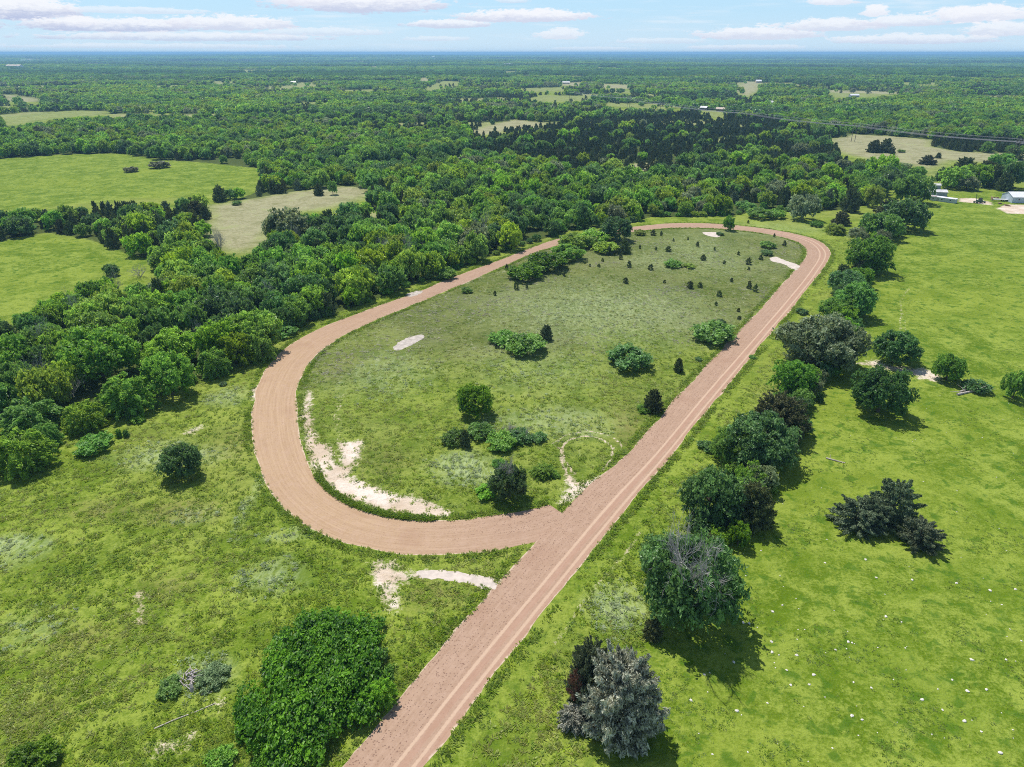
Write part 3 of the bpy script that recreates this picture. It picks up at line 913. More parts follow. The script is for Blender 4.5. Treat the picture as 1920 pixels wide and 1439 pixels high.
hero(1720, 312, 338, 34, 'mid', 'mid', 'leafy_tree', 'green tree behind the tallest tree at the top end of the row', T, None)
# --- pasture
hero(1682, 617, 690, 88, 'hero', 'dark', 'leafy_tree', 'dark rounded tree on the far bank of the gully in the pasture', T, 'lone trees in the pasture')
hero(1655, 682, 788, 112, 'hero', 'dark', 'leafy_tree', 'lone two lobed tree with a black shadow on the near side of the gully', T, 'lone trees in the pasture', var=3)
hero(1780, 660, 722, 60, 'hero', 'mid', 'leafy_tree', 'small lone tree standing on the gully edge toward the right', T, 'lone trees in the pasture')
hero(1906, 690, 758, 46, 'mid', 'mid', 'leafy_tree', 'green tree cut off by the right edge of the view', T, 'lone trees in the pasture')
hero(1832, 706, 742, 46, 'bush', 'dark', 'leafy_shrub', 'dark green bush growing through a fallen grey log in the pasture', S, None, 'stems', 'foliage')
hero(1537, 734, 758, 16, 'arch', 'dark', 'leafy_shrub', 'tiny dark bush on the pasture beside the tree row', S, None, 'stems', 'foliage')
# low sprawling cedar in three limbs
hero(1678, 893, 992, 100, 'sprawl', 'cedarblue', 'cedar_tree', 'blue-grey sprawling cedar, the tallest of those lying low in the near pasture', 'cedar tree', 'low sprawling cedars in the near pasture')
hero(1612, 928, 1002, 110, 'sprawl', 'cedarblue', 'cedar_tree', 'blue-grey sprawling cedar reaching left, leftmost of those lying low in the near pasture', 'cedar tree', 'low sprawling cedars in the near pasture')
hero(1728, 968, 1036, 86, 'sprawl', 'cedarblue', 'cedar_tree', 'smaller blue-grey cedar, rightmost of those lying low in the near pasture', 'cedar tree', 'low sprawling cedars in the near pasture')
hero(1645, 930, 1000, 70, 'sprawl', 'cedarblue', 'cedar_tree', 'blue-grey cedar in the middle of the sprawling clump in the near pasture', 'cedar tree', 'low sprawling cedars in the near pasture')
# --- verge
hero(1504, 572, 596, 22, 'bush', 'dark', 'leafy_shrub', 'dark bush on the verge between the straight and the tree row', S, None, 'stems', 'foliage')
hero(1411, 664, 676, 13, 'bush', 'mid', 'leafy_shrub', 'small bush on the grass verge right of the straight', S, None, 'stems', 'foliage')
hero(1457, 624, 639, 8, 'tiny', 'cedar', 'cedar_sapling', 'tiny cedar, left of a pair on the verge right of the straight', 'cedar sapling', None, None)
hero(1465, 624, 639, 8, 'tiny', 'cedar', 'cedar_sapling', 'tiny dark cedar, right of a pair on the verge right of the straight', 'cedar sapling', None, None)
# --- infield
hero(890, 718, 787, 74, 'hero', 'bright', 'leafy_tree', 'vivid green round tree in the middle of the near infield', T)
hero(852, 798, 842, 46, 'bush', 'vivid', 'leafy_shrub', 'vivid green shrub at the left end of the infield thicket', S, None, 'stems', 'foliage')
hero(872, 800, 845, 24, 'cedar', 'cedar', 'cedar_tree', 'narrow dark cedar in the left half of the infield thicket', 'cedar tree')
hero(903, 790, 826, 52, 'bush', 'mid', 'leafy_shrub', 'mid green shrub behind the narrow dark cedar in the infield', S, None, 'stems', 'foliage')
hero(940, 806, 850, 54, 'bush', 'bright', 'leafy_shrub', 'broad green shrub in the centre of the infield thicket', S, None, 'stems', 'foliage')
hero(976, 800, 836, 44, 'bush', 'dark', 'leafy_shrub', 'dark green shrub under grey dead twigs in the infield thicket', S, None, 'stems', 'foliage')
hero(1010, 804, 836, 30, 'bush', 'dark', 'leafy_shrub', 'dark round shrub at the right end of the infield thicket', S, None, 'stems', 'foliage')
hero(935, 858, 880, 26, 'bush', 'mid', 'leafy_shrub', 'low green bush between the infield thicket and the dark tree with grey twigs', S, None, 'stems', 'foliage')
o, R, h = hero(955, 866, 948, 78, 'hero', 'dark', 'leafy_tree', 'dark tree topped with grey dead twigs near the fork of the track', T)
bb = link('bare_branches', branch_mesh('bare_branches', 12, M_TWIG, 4, 9, .36, .6, .011, (0, 0, .7)), o); bb['label'] = 'grey dead twigs'
hero(912, 905, 940, 40, 'bush', 'bright', 'leafy_shrub', 'bright green bush at the left foot of the dark tree topped with grey twigs', S, None, 'stems', 'foliage')
hero(1018, 870, 896, 50, 'arch', 'bright', 'leafy_shrub', 'low bright shrub between the dark tree topped with grey twigs and the worn ring', S, None, 'stems', 'foliage')
hero(1040, 880, 900, 20, 'bush', 'mid', 'leafy_shrub', 'small green bush beside the worn ring in the infield grass', S, None, 'stems', 'foliage')
hero(942, 616, 650, 50, 'bush', 'mid', 'leafy_shrub', 'green shrub, left of the three bushes grouped in mid infield', S, None, 'stems', 'foliage')
hero(984, 622, 668, 76, 'bush', 'mid', 'leafy_shrub', 'largest dark shrub of the three bushes grouped in mid infield', S, None, 'stems', 'foliage')
hero(1024, 606, 642, 28, 'cedar', 'cedarblue', 'cedar_tree', 'small dark cedar at the right of the bushes grouped in mid infield', 'cedar tree')
hero(1181, 644, 697, 80, 'bush', 'dark', 'leafy_shrub', 'lone dark spreading bush in mid infield toward the straight', S, None, 'stems', 'foliage')
hero(1226, 726, 778, 44, 'cedar', 'cedar', 'cedar_tree', 'dark rounded cedar touching the inner edge of the straight', 'cedar tree')
hero(1207, 750, 784, 26, 'bush', 'mid', 'leafy_shrub', 'green bush at the left of the dark cedar touching the straight', S, None, 'stems', 'foliage')
hero(1273, 668, 703, 20, 'cedar', 'cedar', 'cedar_tree', 'small upright cedar near the inner edge of the straight', 'cedar tree')
hero(1338, 600, 646, 76, 'bush', 'mid', 'leafy_shrub', 'wide green shrub overhanging the inner edge of the straight', S, None, 'stems', 'foliage')
hero(1353, 592, 614, 16, 'bush', 'dark', 'leafy_shrub', 'small dark bush behind the wide shrub overhanging the straight', S, None, 'stems', 'foliage')
hero(1310, 667, 680, 13, 'bush', 'dark', 'leafy_shrub', 'small dark bush on the inner verge below the wide overhanging shrub', S, None, 'stems', 'foliage')
hero(875, 532, 556, 22, 'bush', 'mid', 'leafy_shrub', 'round green bush on the infield side of the back straight', S, None, 'stems', 'foliage')
G_BACK = 'leafy bushes hiding the back straight'
hero(985, 492, 527, 64, 'bush', 'vivid', 'leafy_shrub', 'vivid shrub with a dark front, nearest of the bushes hiding the back straight', S, G_BACK, 'stems', 'foliage')
hero(1026, 470, 510, 72, 'bush', 'vivid', 'leafy_shrub', 'wide vivid green shrub, second of the bushes along the back straight', S, G_BACK, 'stems', 'foliage')
hero(1066, 455, 492, 62, 'bush', 'bright', 'leafy_shrub', 'bright green shrub, third of the bushes along the back straight', S, G_BACK, 'stems', 'foliage')
hero(1080, 438, 468, 64, 'bush', 'yellow', 'leafy_shrub', 'yellow-green shrub overlapping the back straight from the infield', S, G_BACK, 'stems', 'foliage')
hero(1114, 428, 460, 60, 'bush', 'bright', 'leafy_shrub', 'bright shrub just left of the round grey-green tree by the back straight', S, G_BACK, 'stems', 'foliage')
hero(1136, 450, 478, 48, 'bush', 'yellow', 'leafy_shrub', 'yellow-green low shrub in front of the round tree by the back straight', S, G_BACK, 'stems', 'foliage')
hero(1156, 406, 456, 62, 'hero', 'dark', 'leafy_tree', 'round dark tree in the infield where back straight meets far turn', T)
hero(1171, 448, 478, 30, 'cedar', 'cedar', 'cedar_tree', 'dark cedar in front of the round tree at the far end of the infield', 'cedar tree')
hero(1143, 462, 481, 13, 'cedar', 'cedar', 'cedar_tree', 'slim dark cedar left of the one in front of the round tree', 'cedar tree')
hero(1200, 426, 446, 22, 'bush', 'yellow', 'leafy_shrub', 'yellow-green shrub at the start of the far turn', S, G_BACK, 'stems', 'foliage')
hero(1367, 404, 437, 22, 'mid', 'mid', 'leafy_tree', 'slim green tree standing on the inner edge of the far turn', T)
hero(1350, 430, 447, 14, 'bush', 'dark', 'leafy_shrub', 'dark small bush beside the white gravel patch in the far turn', S, None, 'stems', 'foliage')
hero(1262, 480, 508, 32, 'bush', 'mid', 'leafy_shrub', 'round green bush alone in the far infield', S, None, 'stems', 'foliage')
hero(1440, 450, 468, 28, 'bush', 'mid', 'leafy_shrub', 'green bush above the white gravel path in the far turn', S, None, 'stems', 'foliage')
hero(1438, 462, 486, 22, 'bush', 'dark', 'leafy_shrub', 'dark green bush touching the white gravel path in the far turn', S, None, 'stems', 'foliage')
hero(1292, 490, 507, 20, 'bush', 'yellow', 'leafy_shrub', 'yellowish low bush right of the lone round bush in the far infield', S, None, 'stems', 'foliage')
SAP = [(1173, 519, 533, 13), (1180, 487, 504, 11), (1164, 474, 489, 8), (1220, 494, 508, 12), (1253, 461, 473, 14), (1319, 477, 490, 12), (1404, 482, 498, 13), (1427, 477, 489, 9), (1471, 450, 463, 8),
       (1294, 525, 543, 16), (1313, 528, 541, 12), (1405, 524, 545, 10), (1417, 531, 550, 10), (1349, 543, 558, 12), (1240, 432, 444, 6), (1225, 430, 443, 12), (1263, 446, 454, 5), (1308, 452, 464, 7),
       (968, 524, 547, 11), (950, 494, 508, 9), (1123, 494, 502, 7), (1106, 494, 501, 5), (1058, 511, 520, 6), (1404, 500, 508, 6), (1385, 470, 480, 6), (1340, 462, 471, 5), (1230, 462, 470, 6), (1200, 458, 468, 5),
       (1290, 444, 451, 5), (1358, 488, 496, 7), (1343, 565, 574, 8), (1385, 577, 586, 8), (1386, 592, 600, 9), (1130, 483, 492, 6), (988, 530, 545, 6), (928, 544, 556, 7), (1246, 524, 532, 7), (1372, 520, 530, 8), (1452, 437, 446, 5), (1403, 412, 420, 5)]
for cx, yt, yb, w in SAP:
    hero(cx, yt, yb, w, 'tiny', 'cedar', 'cedar_sapling', 'small dark cedar sapling dotted about the rough grass of the infield', 'cedar sapling', 'cedar saplings scattered over the infield', None, 'foliage')
# --- left side
hero(598, 1118, 1425, 288, 'bigbush', 'vivid', 'thicket', 'huge vivid green thicket beside the near end of the track', 'thicket', None, 'stems', 'foliage', 1.04, None, .42)
hero(672, 1190, 1330, 120, 'mound', 'vivid', 'leafy_shrub', 'vivid green shrub on the track side of the huge thicket', S, None, 'stems', 'foliage', 1.04, None, .55)
hero(716, 1270, 1330, 60, 'arch', 'bright', 'leafy_shrub', 'low feathery bush between the huge thicket and the track edge', S, None, 'stems', 'foliage')
hero(520, 1330, 1439, 100, 'mound', 'vivid', 'leafy_shrub', 'vivid green shrub at the bottom left of the huge thicket', S, None, 'stems', 'foliage', 1.04, None, .55)
hero(413, 1398, 1446, 54, 'bush', 'mid', 'leafy_shrub', 'low green bush at the bottom edge left of the huge thicket', S, None, 'stems', 'foliage')
hero(60, 1396, 1450, 92, 'bush', 'vivid', 'leafy_shrub', 'green bush in the bottom left corner', S, None, 'stems', 'foliage')
hero(337, 828, 905, 80, 'hero', 'dark', 'leafy_shrub', 'dark round bush alone in the left foreground field', S, None, 'stems', 'foliage')
hero(175, 806, 862, 60, 'bush', 'mid', 'leafy_shrub', 'round bush in front of the wood in the left foreground field', S, None, 'stems', 'foliage')
hero(222, 803, 823, 13, 'arch', 'mid', 'leafy_shrub', 'tiny bush, left of a pair near the wood edge', S, None, 'stems', 'foliage')
hero(236, 805, 822, 13, 'arch', 'dark', 'leafy_shrub', 'tiny bush, right of a pair near the wood edge', S, None, 'stems', 'foliage')
hero(258, 770, 800, 28, 'bush', 'bright', 'leafy_shrub', 'small bright bush close under the wood edge', S, None, 'stems', 'foliage')
hero(38, 806, 892, 118, 'arch', 'bright', 'leafy_shrub', 'wide arching bush at the left edge in front of the wood', S, None, 'stems', 'foliage')
hero(85, 792, 842, 56, 'arch', 'mid', 'leafy_shrub', 'arching bush behind the wide one at the left edge', S, None, 'stems', 'foliage')
hero(182, 611, 722, 150, 'hero', 'bright', 'leafy_tree', 'huge dome shaped bright green tree in the front of the left wood', T)
hero(315, 655, 755, 102, 'hero', 'mid', 'leafy_tree', 'dark fronted round tree standing out of the left wood over its own shadow', T)
hero(322, 618, 690, 108, 'hero', 'bright', 'leafy_tree', 'bright green tree behind the dark fronted round tree of the left wood', T)
hero(236, 702, 782, 104, 'arch', 'bright', 'leafy_shrub', 'tall arching shrub below the huge dome shaped tree', S, None, 'stems', 'foliage')
hero(155, 752, 812, 80, 'arch', 'yellow', 'leafy_shrub', 'yellow-green arching shrub at the wood edge behind the round bush', S, None, 'stems', 'foliage')
hero(28, 672, 760, 84, 'hero', 'mid', 'leafy_tree', 'mid green tree at the left edge of the front of the wood', T)
hero(60, 745, 812, 110, 'arch', 'mid', 'leafy_shrub', 'mass of mid green arching shrub at the left edge under the wood', S, None, 'stems', 'foliage')
hero(440, 622, 692, 76, 'arch', 'yellow', 'leafy_shrub', 'tall light green shrub at the wood edge near the widest bend of the track', S, None, 'stems', 'foliage')
hero(400, 652, 712, 64, 'arch', 'bright', 'leafy_shrub', 'light green shrub left of the tallest one near the widest bend', S, None, 'stems', 'foliage')
hero(485, 616, 684, 60, 'arch', 'bright', 'leafy_shrub', 'light green shrub right of the tallest one near the widest bend', S, None, 'stems', 'foliage')
hero(530, 600, 640, 50, 'bush', 'mid', 'leafy_shrub', 'green bush at the wood edge where the track bends to the back straight', S, None, 'stems', 'foliage')
hero(418, 712, 728, 14, 'bush', 'dark', 'leafy_shrub', 'small dark bush on the grass in front of the light green shrubs', S, None, 'stems', 'foliage')
hero(835, 495, 532, 42, 'bush', 'bright', 'leafy_shrub', 'bright bush on the outer side of the back straight', S, None, 'stems', 'foliage')
hero(402, 1236, 1296, 72, 'mound', 'sage', 'leafy_shrub', 'pale silvery weed mound at the right of the wood pile', S, None, 'stems', 'foliage', 1.0, None, .5)
hero(318, 1262, 1316, 44, 'bush', 'mid', 'leafy_shrub', 'dark green bush left of the grey wood pile', S, None, 'stems', 'foliage')
# --- far turn surroundings
hero(1508, 362, 418, 58, 'mid', 'grey', 'leafy_tree', 'round grey-green tree standing alone beyond the far turn', T)
hero(1578, 397, 424, 38, 'cedar', 'cedarbrown', 'cedar_shrub', 'brownish round bush beyond the far turn', S, None, 'stems', 'foliage')
hero(1531, 406, 434, 24, 'bush', 'mid', 'leafy_shrub', 'green upright bush beyond the far turn', S, None, 'stems', 'foliage')
hero(1567, 420, 440, 42, 'arch', 'yellow', 'leafy_shrub', 'yellow-green low bush beyond the far turn', S, None, 'stems', 'foliage')
hero(1425, 388, 413, 46, 'bush', 'bright', 'leafy_shrub', 'bright bush at the wood edge behind the far turn', S, None, 'stems', 'foliage')
hero(1455, 390, 413, 36, 'bush', 'mid', 'leafy_shrub', 'mid green bush beside the bright one behind the far turn', S, None, 'stems', 'foliage')
hero(1398, 372, 399, 36, 'bush', 'mid', 'leafy_shrub', 'round bush left of the bright one behind the far turn', S, None, 'stems', 'foliage')
hero(1596, 348, 404, 40, 'cedar', 'cedar', 'cedar_tree', 'tall dark cedar beyond the far turn next to the tree row', 'cedar tree')
hero(1640, 262, 288, 30, 'cedar', 'cedar', 'cedar_tree', 'dark cedar, left half of the clump in the field under the power line', 'cedar tree')
hero(1662, 260, 288, 34, 'cedar', 'cedar', 'cedar_tree', 'dark cedar, right half of the clump in the field under the power line', 'cedar tree')
hero(1690, 276, 291, 14, 'bush', 'mid', 'leafy_shrub', 'small green bush right of the cedar clump under the power line', S, None, 'stems', 'foliage')
hero(1674, 278, 290, 12, 'cedar', 'cedar', 'cedar_tree', 'small cedar at the right foot of the clump under the power line', 'cedar tree')
hero(1760, 286, 298, 12, 'cedar', 'cedar', 'cedar_tree', 'small round cedar alone in the dry field near the sheds', 'cedar tree')
hero(1740, 292, 309, 36, 'cedar', 'cedarbrown', 'cedar_tree', 'brownish low cedar in the dry field near the sheds', 'cedar tree')
hero(1838, 270, 284, 20, 'bush', 'grey', 'leafy_shrub', 'greyish bush in front of the dark belt under the power line', S, None, 'stems', 'foliage')
hero(1900, 278, 300, 44, 'cedar', 'cedar', 'cedar_tree', 'dark cedar at the foot of the nearest power poles', 'cedar tree')
for k_, (cx, yt, yb, w, kd, tn_, lb) in enumerate([
        (1792, 312, 356, 62, 'mid', 'bright', 'bright green tree left in the grove behind the farm sheds'), (1834, 308, 352, 60, 'mid', 'bright', 'bright green tree in the centre of the grove behind the farm sheds'),
        (1772, 316, 350, 36, 'mid', 'dark', 'dark green tree at the left end of the grove behind the farm sheds'), (1868, 306, 358, 36, 'cedar', 'cedar', 'dark pointed cedar right of the bright trees behind the farm sheds'),
        (1903, 298, 360, 56, 'mid', 'dark', 'dark tree at the right edge behind the white farm building'), (1850, 300, 340, 44, 'cedar', 'cedarbrown', 'brownish cedar at the back of the grove behind the farm sheds'),
        (1815, 330, 359, 40, 'mid', 'grey', 'grey-green low tree in front of the grove behind the farm sheds'), (1885, 322, 362, 36, 'cedar', 'cedar', 'dark cedar between the pointed cedar and the white farm building'),
        (1810, 296, 330, 50, 'cedar', 'cedar', 'dark cedar behind the bright trees of the farm grove'), (1880, 288, 320, 44, 'mid', 'mid', 'mid green tree at the top of the farm grove')]):
    hero(cx, yt, yb, w, kd, tn_, 'cedar_tree' if kd == 'cedar' else 'leafy_tree', lb, 'cedar tree' if kd == 'cedar' else T, 'grove behind the farm sheds')
# --- left meadows
hero(410, 346, 382, 30, 'cedar', 'cedar', 'cedar_tree', 'dark cedar alone between the large left meadow and the dry clearing', 'cedar tree')
hero(444, 372, 390, 18, 'bush', 'mid', 'leafy_shrub', 'small green bush at the edge of the dry clearing', S, None, 'stems', 'foliage')
hero(366, 376, 408, 42, 'cedar', 'cedarbrown', 'cedar_tree', 'reddish brown cedar at the left edge of the dry clearing', 'cedar tree')
hero(536, 393, 458, 84, 'mid', 'grey', 'leafy_tree', 'pale grey-green tree at the lower right of the dry clearing', T)
hero(597, 342, 370, 20, 'cedar', 'cedar', 'cedar_tree', 'slim cedar at the top of the dry clearing', 'cedar tree')
hero(623, 335, 370, 18, 'mid', 'mid', 'leafy_tree', 'slim green tree at the top of the dry clearing', T)
hero(208, 494, 520, 30, 'mid', 'dark', 'leafy_tree', 'small dark tree at the lower edge of the small left meadow', T)

# ------------------------------------------------------------------ the woods
CEDARZ = [
    ([(880, 252), (1080, 232), (1230, 214), (1290, 214), (1450, 226), (1560, 268), (1580, 300), (1500, 316), (1380, 304), (1290, 335), (1200, 345), (1080, 325), (960, 305), (880, 292)], .9, True),
    ([(590, 232), (700, 215), (860, 198), (1050, 190), (1290, 214), (1080, 232), (880, 252), (640, 256)], .6, False),
    ([(60, 420), (250, 362), (330, 352), (395, 385), (385, 445), (250, 490), (170, 452), (60, 450)], .72, False),
    ([(470, 340), (560, 330), (570, 362), (480, 374)], .7, False),
    ([(600, 378), (760, 368), (780, 405), (600, 425), (540, 420)], .6, False),
    ([(1740, 262), (2200, 275), (2200, 292), (1740, 284)], .95, True),
    ([(1290, 335), (1380, 304), (1500, 316), (1620, 330), (1610, 395), (1380, 400), (1280, 380)], .45, False),
    ([(200, 225), (420, 220), (430, 250), (180, 255)], .3, False),
]


def scatter():
    P = []
    def zone(y0, y1, sp, big):
        hw = 0.80
        nyy = int((y1 - y0) / sp)
        for j in range(nyy):
            yy = y0 + (j + .5) * sp
            w = yy * hw + 60
            nn = int(2 * w / sp)
            xx = (np.arange(nn) + .5) * sp - w
            P.append(np.stack([xx + rng.uniform(-.42, .42, nn) * sp, yy + rng.uniform(-.42, .42, nn) * sp, np.full(nn, big)], 1))
    zone(95, 420, 7.0, 0); zone(420, 900, 7.2, 1); zone(900, 2300, 10.0, 2)
    return np.concatenate(P)


PTS = scatter()
X, Y, LV = PTS.T
Z = terrain(X, Y)
bx, by, dep = seen(X, Y, Z)
ok = (by < wood_y(bx) - 1.5) & (bx > -260) & (bx < 2180)
hgt_ = 8.2 * (.66 + .66 * rng.random(len(X)) ** 1.3) * (.85 + .3 * vn(X, Y, 60, 8))
FPOLY = [wpoly(p_) for k_ in FIELDS for p_ in FIELDS[k_]]
thin_ = wpoly(FIELDS['dry'][2])
FPOLY = [w_ for w_ in FPOLY if w_ != thin_]
ok &= ~inside(thin_, X, Y) | (rng.random(len(X)) < .16)
stray = (rng.random(len(X)) < .025) & (Y > 620)
for w_ in FPOLY: ok &= ~inside(w_, X, Y) | stray
# a tree must not hide the open land that shows behind it
tx, ty, _ = seen(X, Y, Z + hgt_ * .92)
gX, gY = ground(tx, np.maximum(ty, HOR + 3))
for w_ in FPOLY: ok &= ~inside(w_, gX, gY) | stray
tx, ty, _ = seen(X, Y, Z + hgt_ * .5)
gX, gY = ground(tx, np.maximum(ty, HOR + 3))
for w_ in FPOLY: ok &= ~inside(w_, gX, gY) | stray
ok &= ~opening(X, Y) | (rng.random(len(X)) < .05)
for a, b, r_ in HERO_AT:
    ok &= np.hypot(X - a, Y - b) > r_ * .8 + 1.6
ok &= ~on_track(X, Y) & ~inside(INFIELD, X, Y)
for a_ in (A_out[::20],):
    ok &= seg_dist(a_, X, Y, 12) > 5.0
sparse = inside(wpoly(FIELDS['dry'][2]), X, Y)
# gaps where the canopy opens
ok &= ~((vn(X, Y, 34, 15) > .80) & (LV < 2) & (rng.random(len(X)) < .7))
prob = np.full(len(X), .07) + .12 * (vn(X, Y, 90, 12) > .66) + np.where(LV >= 2, .7 * (vn(X * .5, Y, 120, 53) * .7 + vn(X, Y, 60, 54) * .3 > .60), 0); dense = np.zeros(len(X), bool)
for pz, pr, dn in CEDARZ:
    i_ = inside(wpoly(pz), X, Y); prob[i_] = pr; dense |= i_ & dn
ced = rng.random(len(X)) < prob
X, Y, Z, LV, hgt_, ced, dense, dep, bx, by = [a[ok] for a in (X, Y, Z, LV, hgt_, ced, dense, dep, bx, by)]
# extra cedars close together in the plantation
ex = []
for pz, pr, dn in CEDARZ:
    if dn:
        w_ = np.array(wpoly(pz)); n_ = 2600 if len(pz) > 6 else 700
        pp = np.stack([rng.uniform(w_[:, 0].min(), w_[:, 0].max(), n_), rng.uniform(w_[:, 1].min(), w_[:, 1].max(), n_)], 1)
        pp = pp[inside(w_, pp[:, 0], pp[:, 1])]
        for f_ in FPOLY: pp = pp[~inside(f_, pp[:, 0], pp[:, 1])]
        ex.append(pp)
ex = np.concatenate(ex)
e_bx, e_by, e_dep = seen(ex[:, 0], ex[:, 1], terrain(ex[:, 0], ex[:, 1]))
X = np.concatenate([X, ex[:, 0]]); Y = np.concatenate([Y, ex[:, 1]]); Z = np.concatenate([Z, terrain(ex[:, 0], ex[:, 1])])
LV = np.concatenate([LV, np.ones(len(ex))]); hgt_ = np.concatenate([hgt_, rng.uniform(4.5, 7, len(ex))])
ced = np.concatenate([ced, np.ones(len(ex), bool)]); dense = np.concatenate([dense, np.ones(len(ex), bool)])
dep = np.concatenate([dep, e_dep]); bx = np.concatenate([bx, e_bx]); by = np.concatenate([by, e_by])
rad = np.where(ced, rng.uniform(1.9, 3.1, len(X)) * np.where(dense, .85, 1.1), hgt_ * rng.uniform(.46, .68, len(X)))
hgt_ = np.where(ced, hgt_ * np.where(dense, .85, .9), hgt_)
tn_noise = np.where(LV < 2, vn(X, Y, 42, 18) * .55, (vn(X, Y, 90, 18) * .4 + vn(X * .35, Y, 110, 28) * .6 - .5) * 1.3 + .38) + rng.random(len(X)) * np.where(LV < 2, .45, .26)
TINTS = np.array(['dark', 'mid', 'mid', 'bright', 'bright', 'yellow', 'grey'])
tint = np.select([tn_noise < .33, tn_noise < .47, tn_noise < .63, tn_noise < .76], [0, 1, 3, 5], 6)
tint = np.where((tint == 6) & (rng.random(len(X)) < .5), 2, tint)
CT = np.array(['cedar', 'cedarbrown', 'cedarblue'])
ctint = np.select([rng.random(len(X)) < .66, rng.random(len(X)) < .7], [0, 1], 2)

TN = {'dark': 'dark green', 'mid': 'mid green', 'bright': 'bright green', 'yellow': 'yellow-green', 'grey': 'pale grey-green', 'cedar': 'dark', 'cedarbrown': 'brownish', 'cedarblue': 'bluish'}


def zone_name(px_, py_):
    if px_ < 400 and py_ > 500: return 'in the front left wood below the small meadow'
    if px_ < 400: return 'in the belt of trees around the left meadows'
    if px_ < 760 and py_ > 480: return 'in the wood along the first half of the back straight'
    if px_ < 760: return 'in the wood below the dry clearing'
    if px_ < 1150: return 'in the wood along the far half of the back straight'
    return 'in the wood behind the far turn'


vis = (bx > -60) & (bx < 1980) & (by < 1300)
size = np.where(vis, rad / dep, 0)
order = np.argsort(-size)
bl = [i for i in order if not ced[i]][:235]
cd = [i for i in order if ced[i] and vis[i]][:215]
for i in bl:
    tk = str(TINTS[tint[i]]); zn = zone_name(bx[i], by[i])
    plant('leafy_tree', 'wood' if dep[i] > 215 else 'mid', tk, X[i], Y[i], rad[i], hgt_[i], f'{TN[tk]} rounded tree packed {zn}', T, f'{TN[tk]} trees {zn}', z=float(Z[i]))
for i in cd:
    tk = str(CT[ctint[i]]); zn = zone_name(bx[i], by[i])
    plant('cedar_tree', 'cedarwood', tk, X[i], Y[i], rad[i], hgt_[i], f'{TN[tk]} pointed cedar {zn}', 'cedar tree', f'{TN[tk]} cedars {zn}', z=float(Z[i]))
single = np.zeros(len(X), bool); single[bl] = True; single[cd] = True

# leaning shrubs that soften the wood's front edge
wl = smooth_line([gp(a, b) for a, b in WOODLINE if 0 <= a <= 1530], 4.2)
n_e = 0
for a, b in wl:
    if n_e > 110 or random.random() < .35: continue
    a += random.uniform(-1, 1); b += random.uniform(-.3, 2.2)
    if any(math.hypot(a - x_, b - y_) < r_ * .9 + .8 for x_, y_, r_ in HERO_AT): continue
    if seg_dist(A_out[::20], np.array([a]), np.array([b]), 12)[0] < 3.0: continue
    px_, py_, _ = seen(a, b, 0)
    r_ = random.uniform(1.2, 2.4)
    zn = 'left foreground field' if px_ < 560 else ('back straight' if px_ < 1190 else 'far turn')
    tk = random.choice(['mid', 'bright', 'mid', 'yellow', 'dark'])
    plant('leafy_shrub', random.choice(['bush', 'arch']), tk, a, b, r_, r_ * random.uniform(.95, 1.5), f'{TN[tk]} shrub fringing the wood edge along the {zn}', S, f'{TN[tk]} shrubs fringing the wood along the {zn}', 'stems', part='foliage')
    n_e += 1
row_ = smooth_line(wpoly([(1322, 1075), (1352, 1022), (1392, 975), (1412, 915), (1440, 872), (1466, 832), (1488, 785), (1505, 742), (1530, 712), (1562, 660), (1588, 612), (1604, 570), (1614, 528), (1628, 500), (1650, 462), (1682, 432), (1708, 398), (1722, 362)]), 2.7)
for k_, (a, b) in enumerate(row_):
    a += random.gauss(0, 1.2) - .4; b += random.gauss(0, .9)
    px_, py_, _ = seen(a, b, 0)
    a += random.gauss(0, 1.6); r_ = random.uniform(1.8, 4.0); tk = random.choice(['dark', 'mid', 'dark', 'bright', 'cedarbrown', 'mid', 'grey'])
    sec = 'beside the near trees' if py_ > 860 else ('below the widest tree' if py_ > 690 else ('between the widest tree and the forked tree' if py_ > 500 else 'near the sheds'))
    plant('leafy_shrub', 'cedar' if tk == 'cedarbrown' else random.choice(['bush', 'mid', 'mid']), tk, a, b, r_, r_ * random.uniform(1.1, 1.8), f'{TN[tk]} scrub filling the tree row {sec}', S, f'{TN[tk]} scrub in the tree row {sec}', 'stems', part='foliage')
n_s = 0
while n_s < 16:
    px_ = random.uniform(0, 1000); py_ = random.uniform(440, wood_y(px_) - 12) if wood_y(px_) > 470 else 0
    if py_ == 0: continue
    a, b = gp(px_, py_)
    if any(inside(w_, np.array([a]), np.array([b]))[0] for w_ in FPOLY): continue
    o = empty('leafless_tree', (a, b, 0), random.random() * 6, (random.uniform(3.2, 4.6),) * 2 + (random.uniform(8.2, 9.8),)); n_s += 1
    tag(o, 'grey leafless tree crown poking out of the left wood', T, 'grey leafless trees in the left wood')
    link('branches', branch_mesh('branches', n_s % 5, M_TWIG, 4, 9, .6, .7, .016, (0, 0, .25)) if n_s < 6 else bpy.data.meshes[[m_.name for m_ in bpy.data.meshes if m_.name.startswith('branches')][-(n_s % 4) - 1]], o)
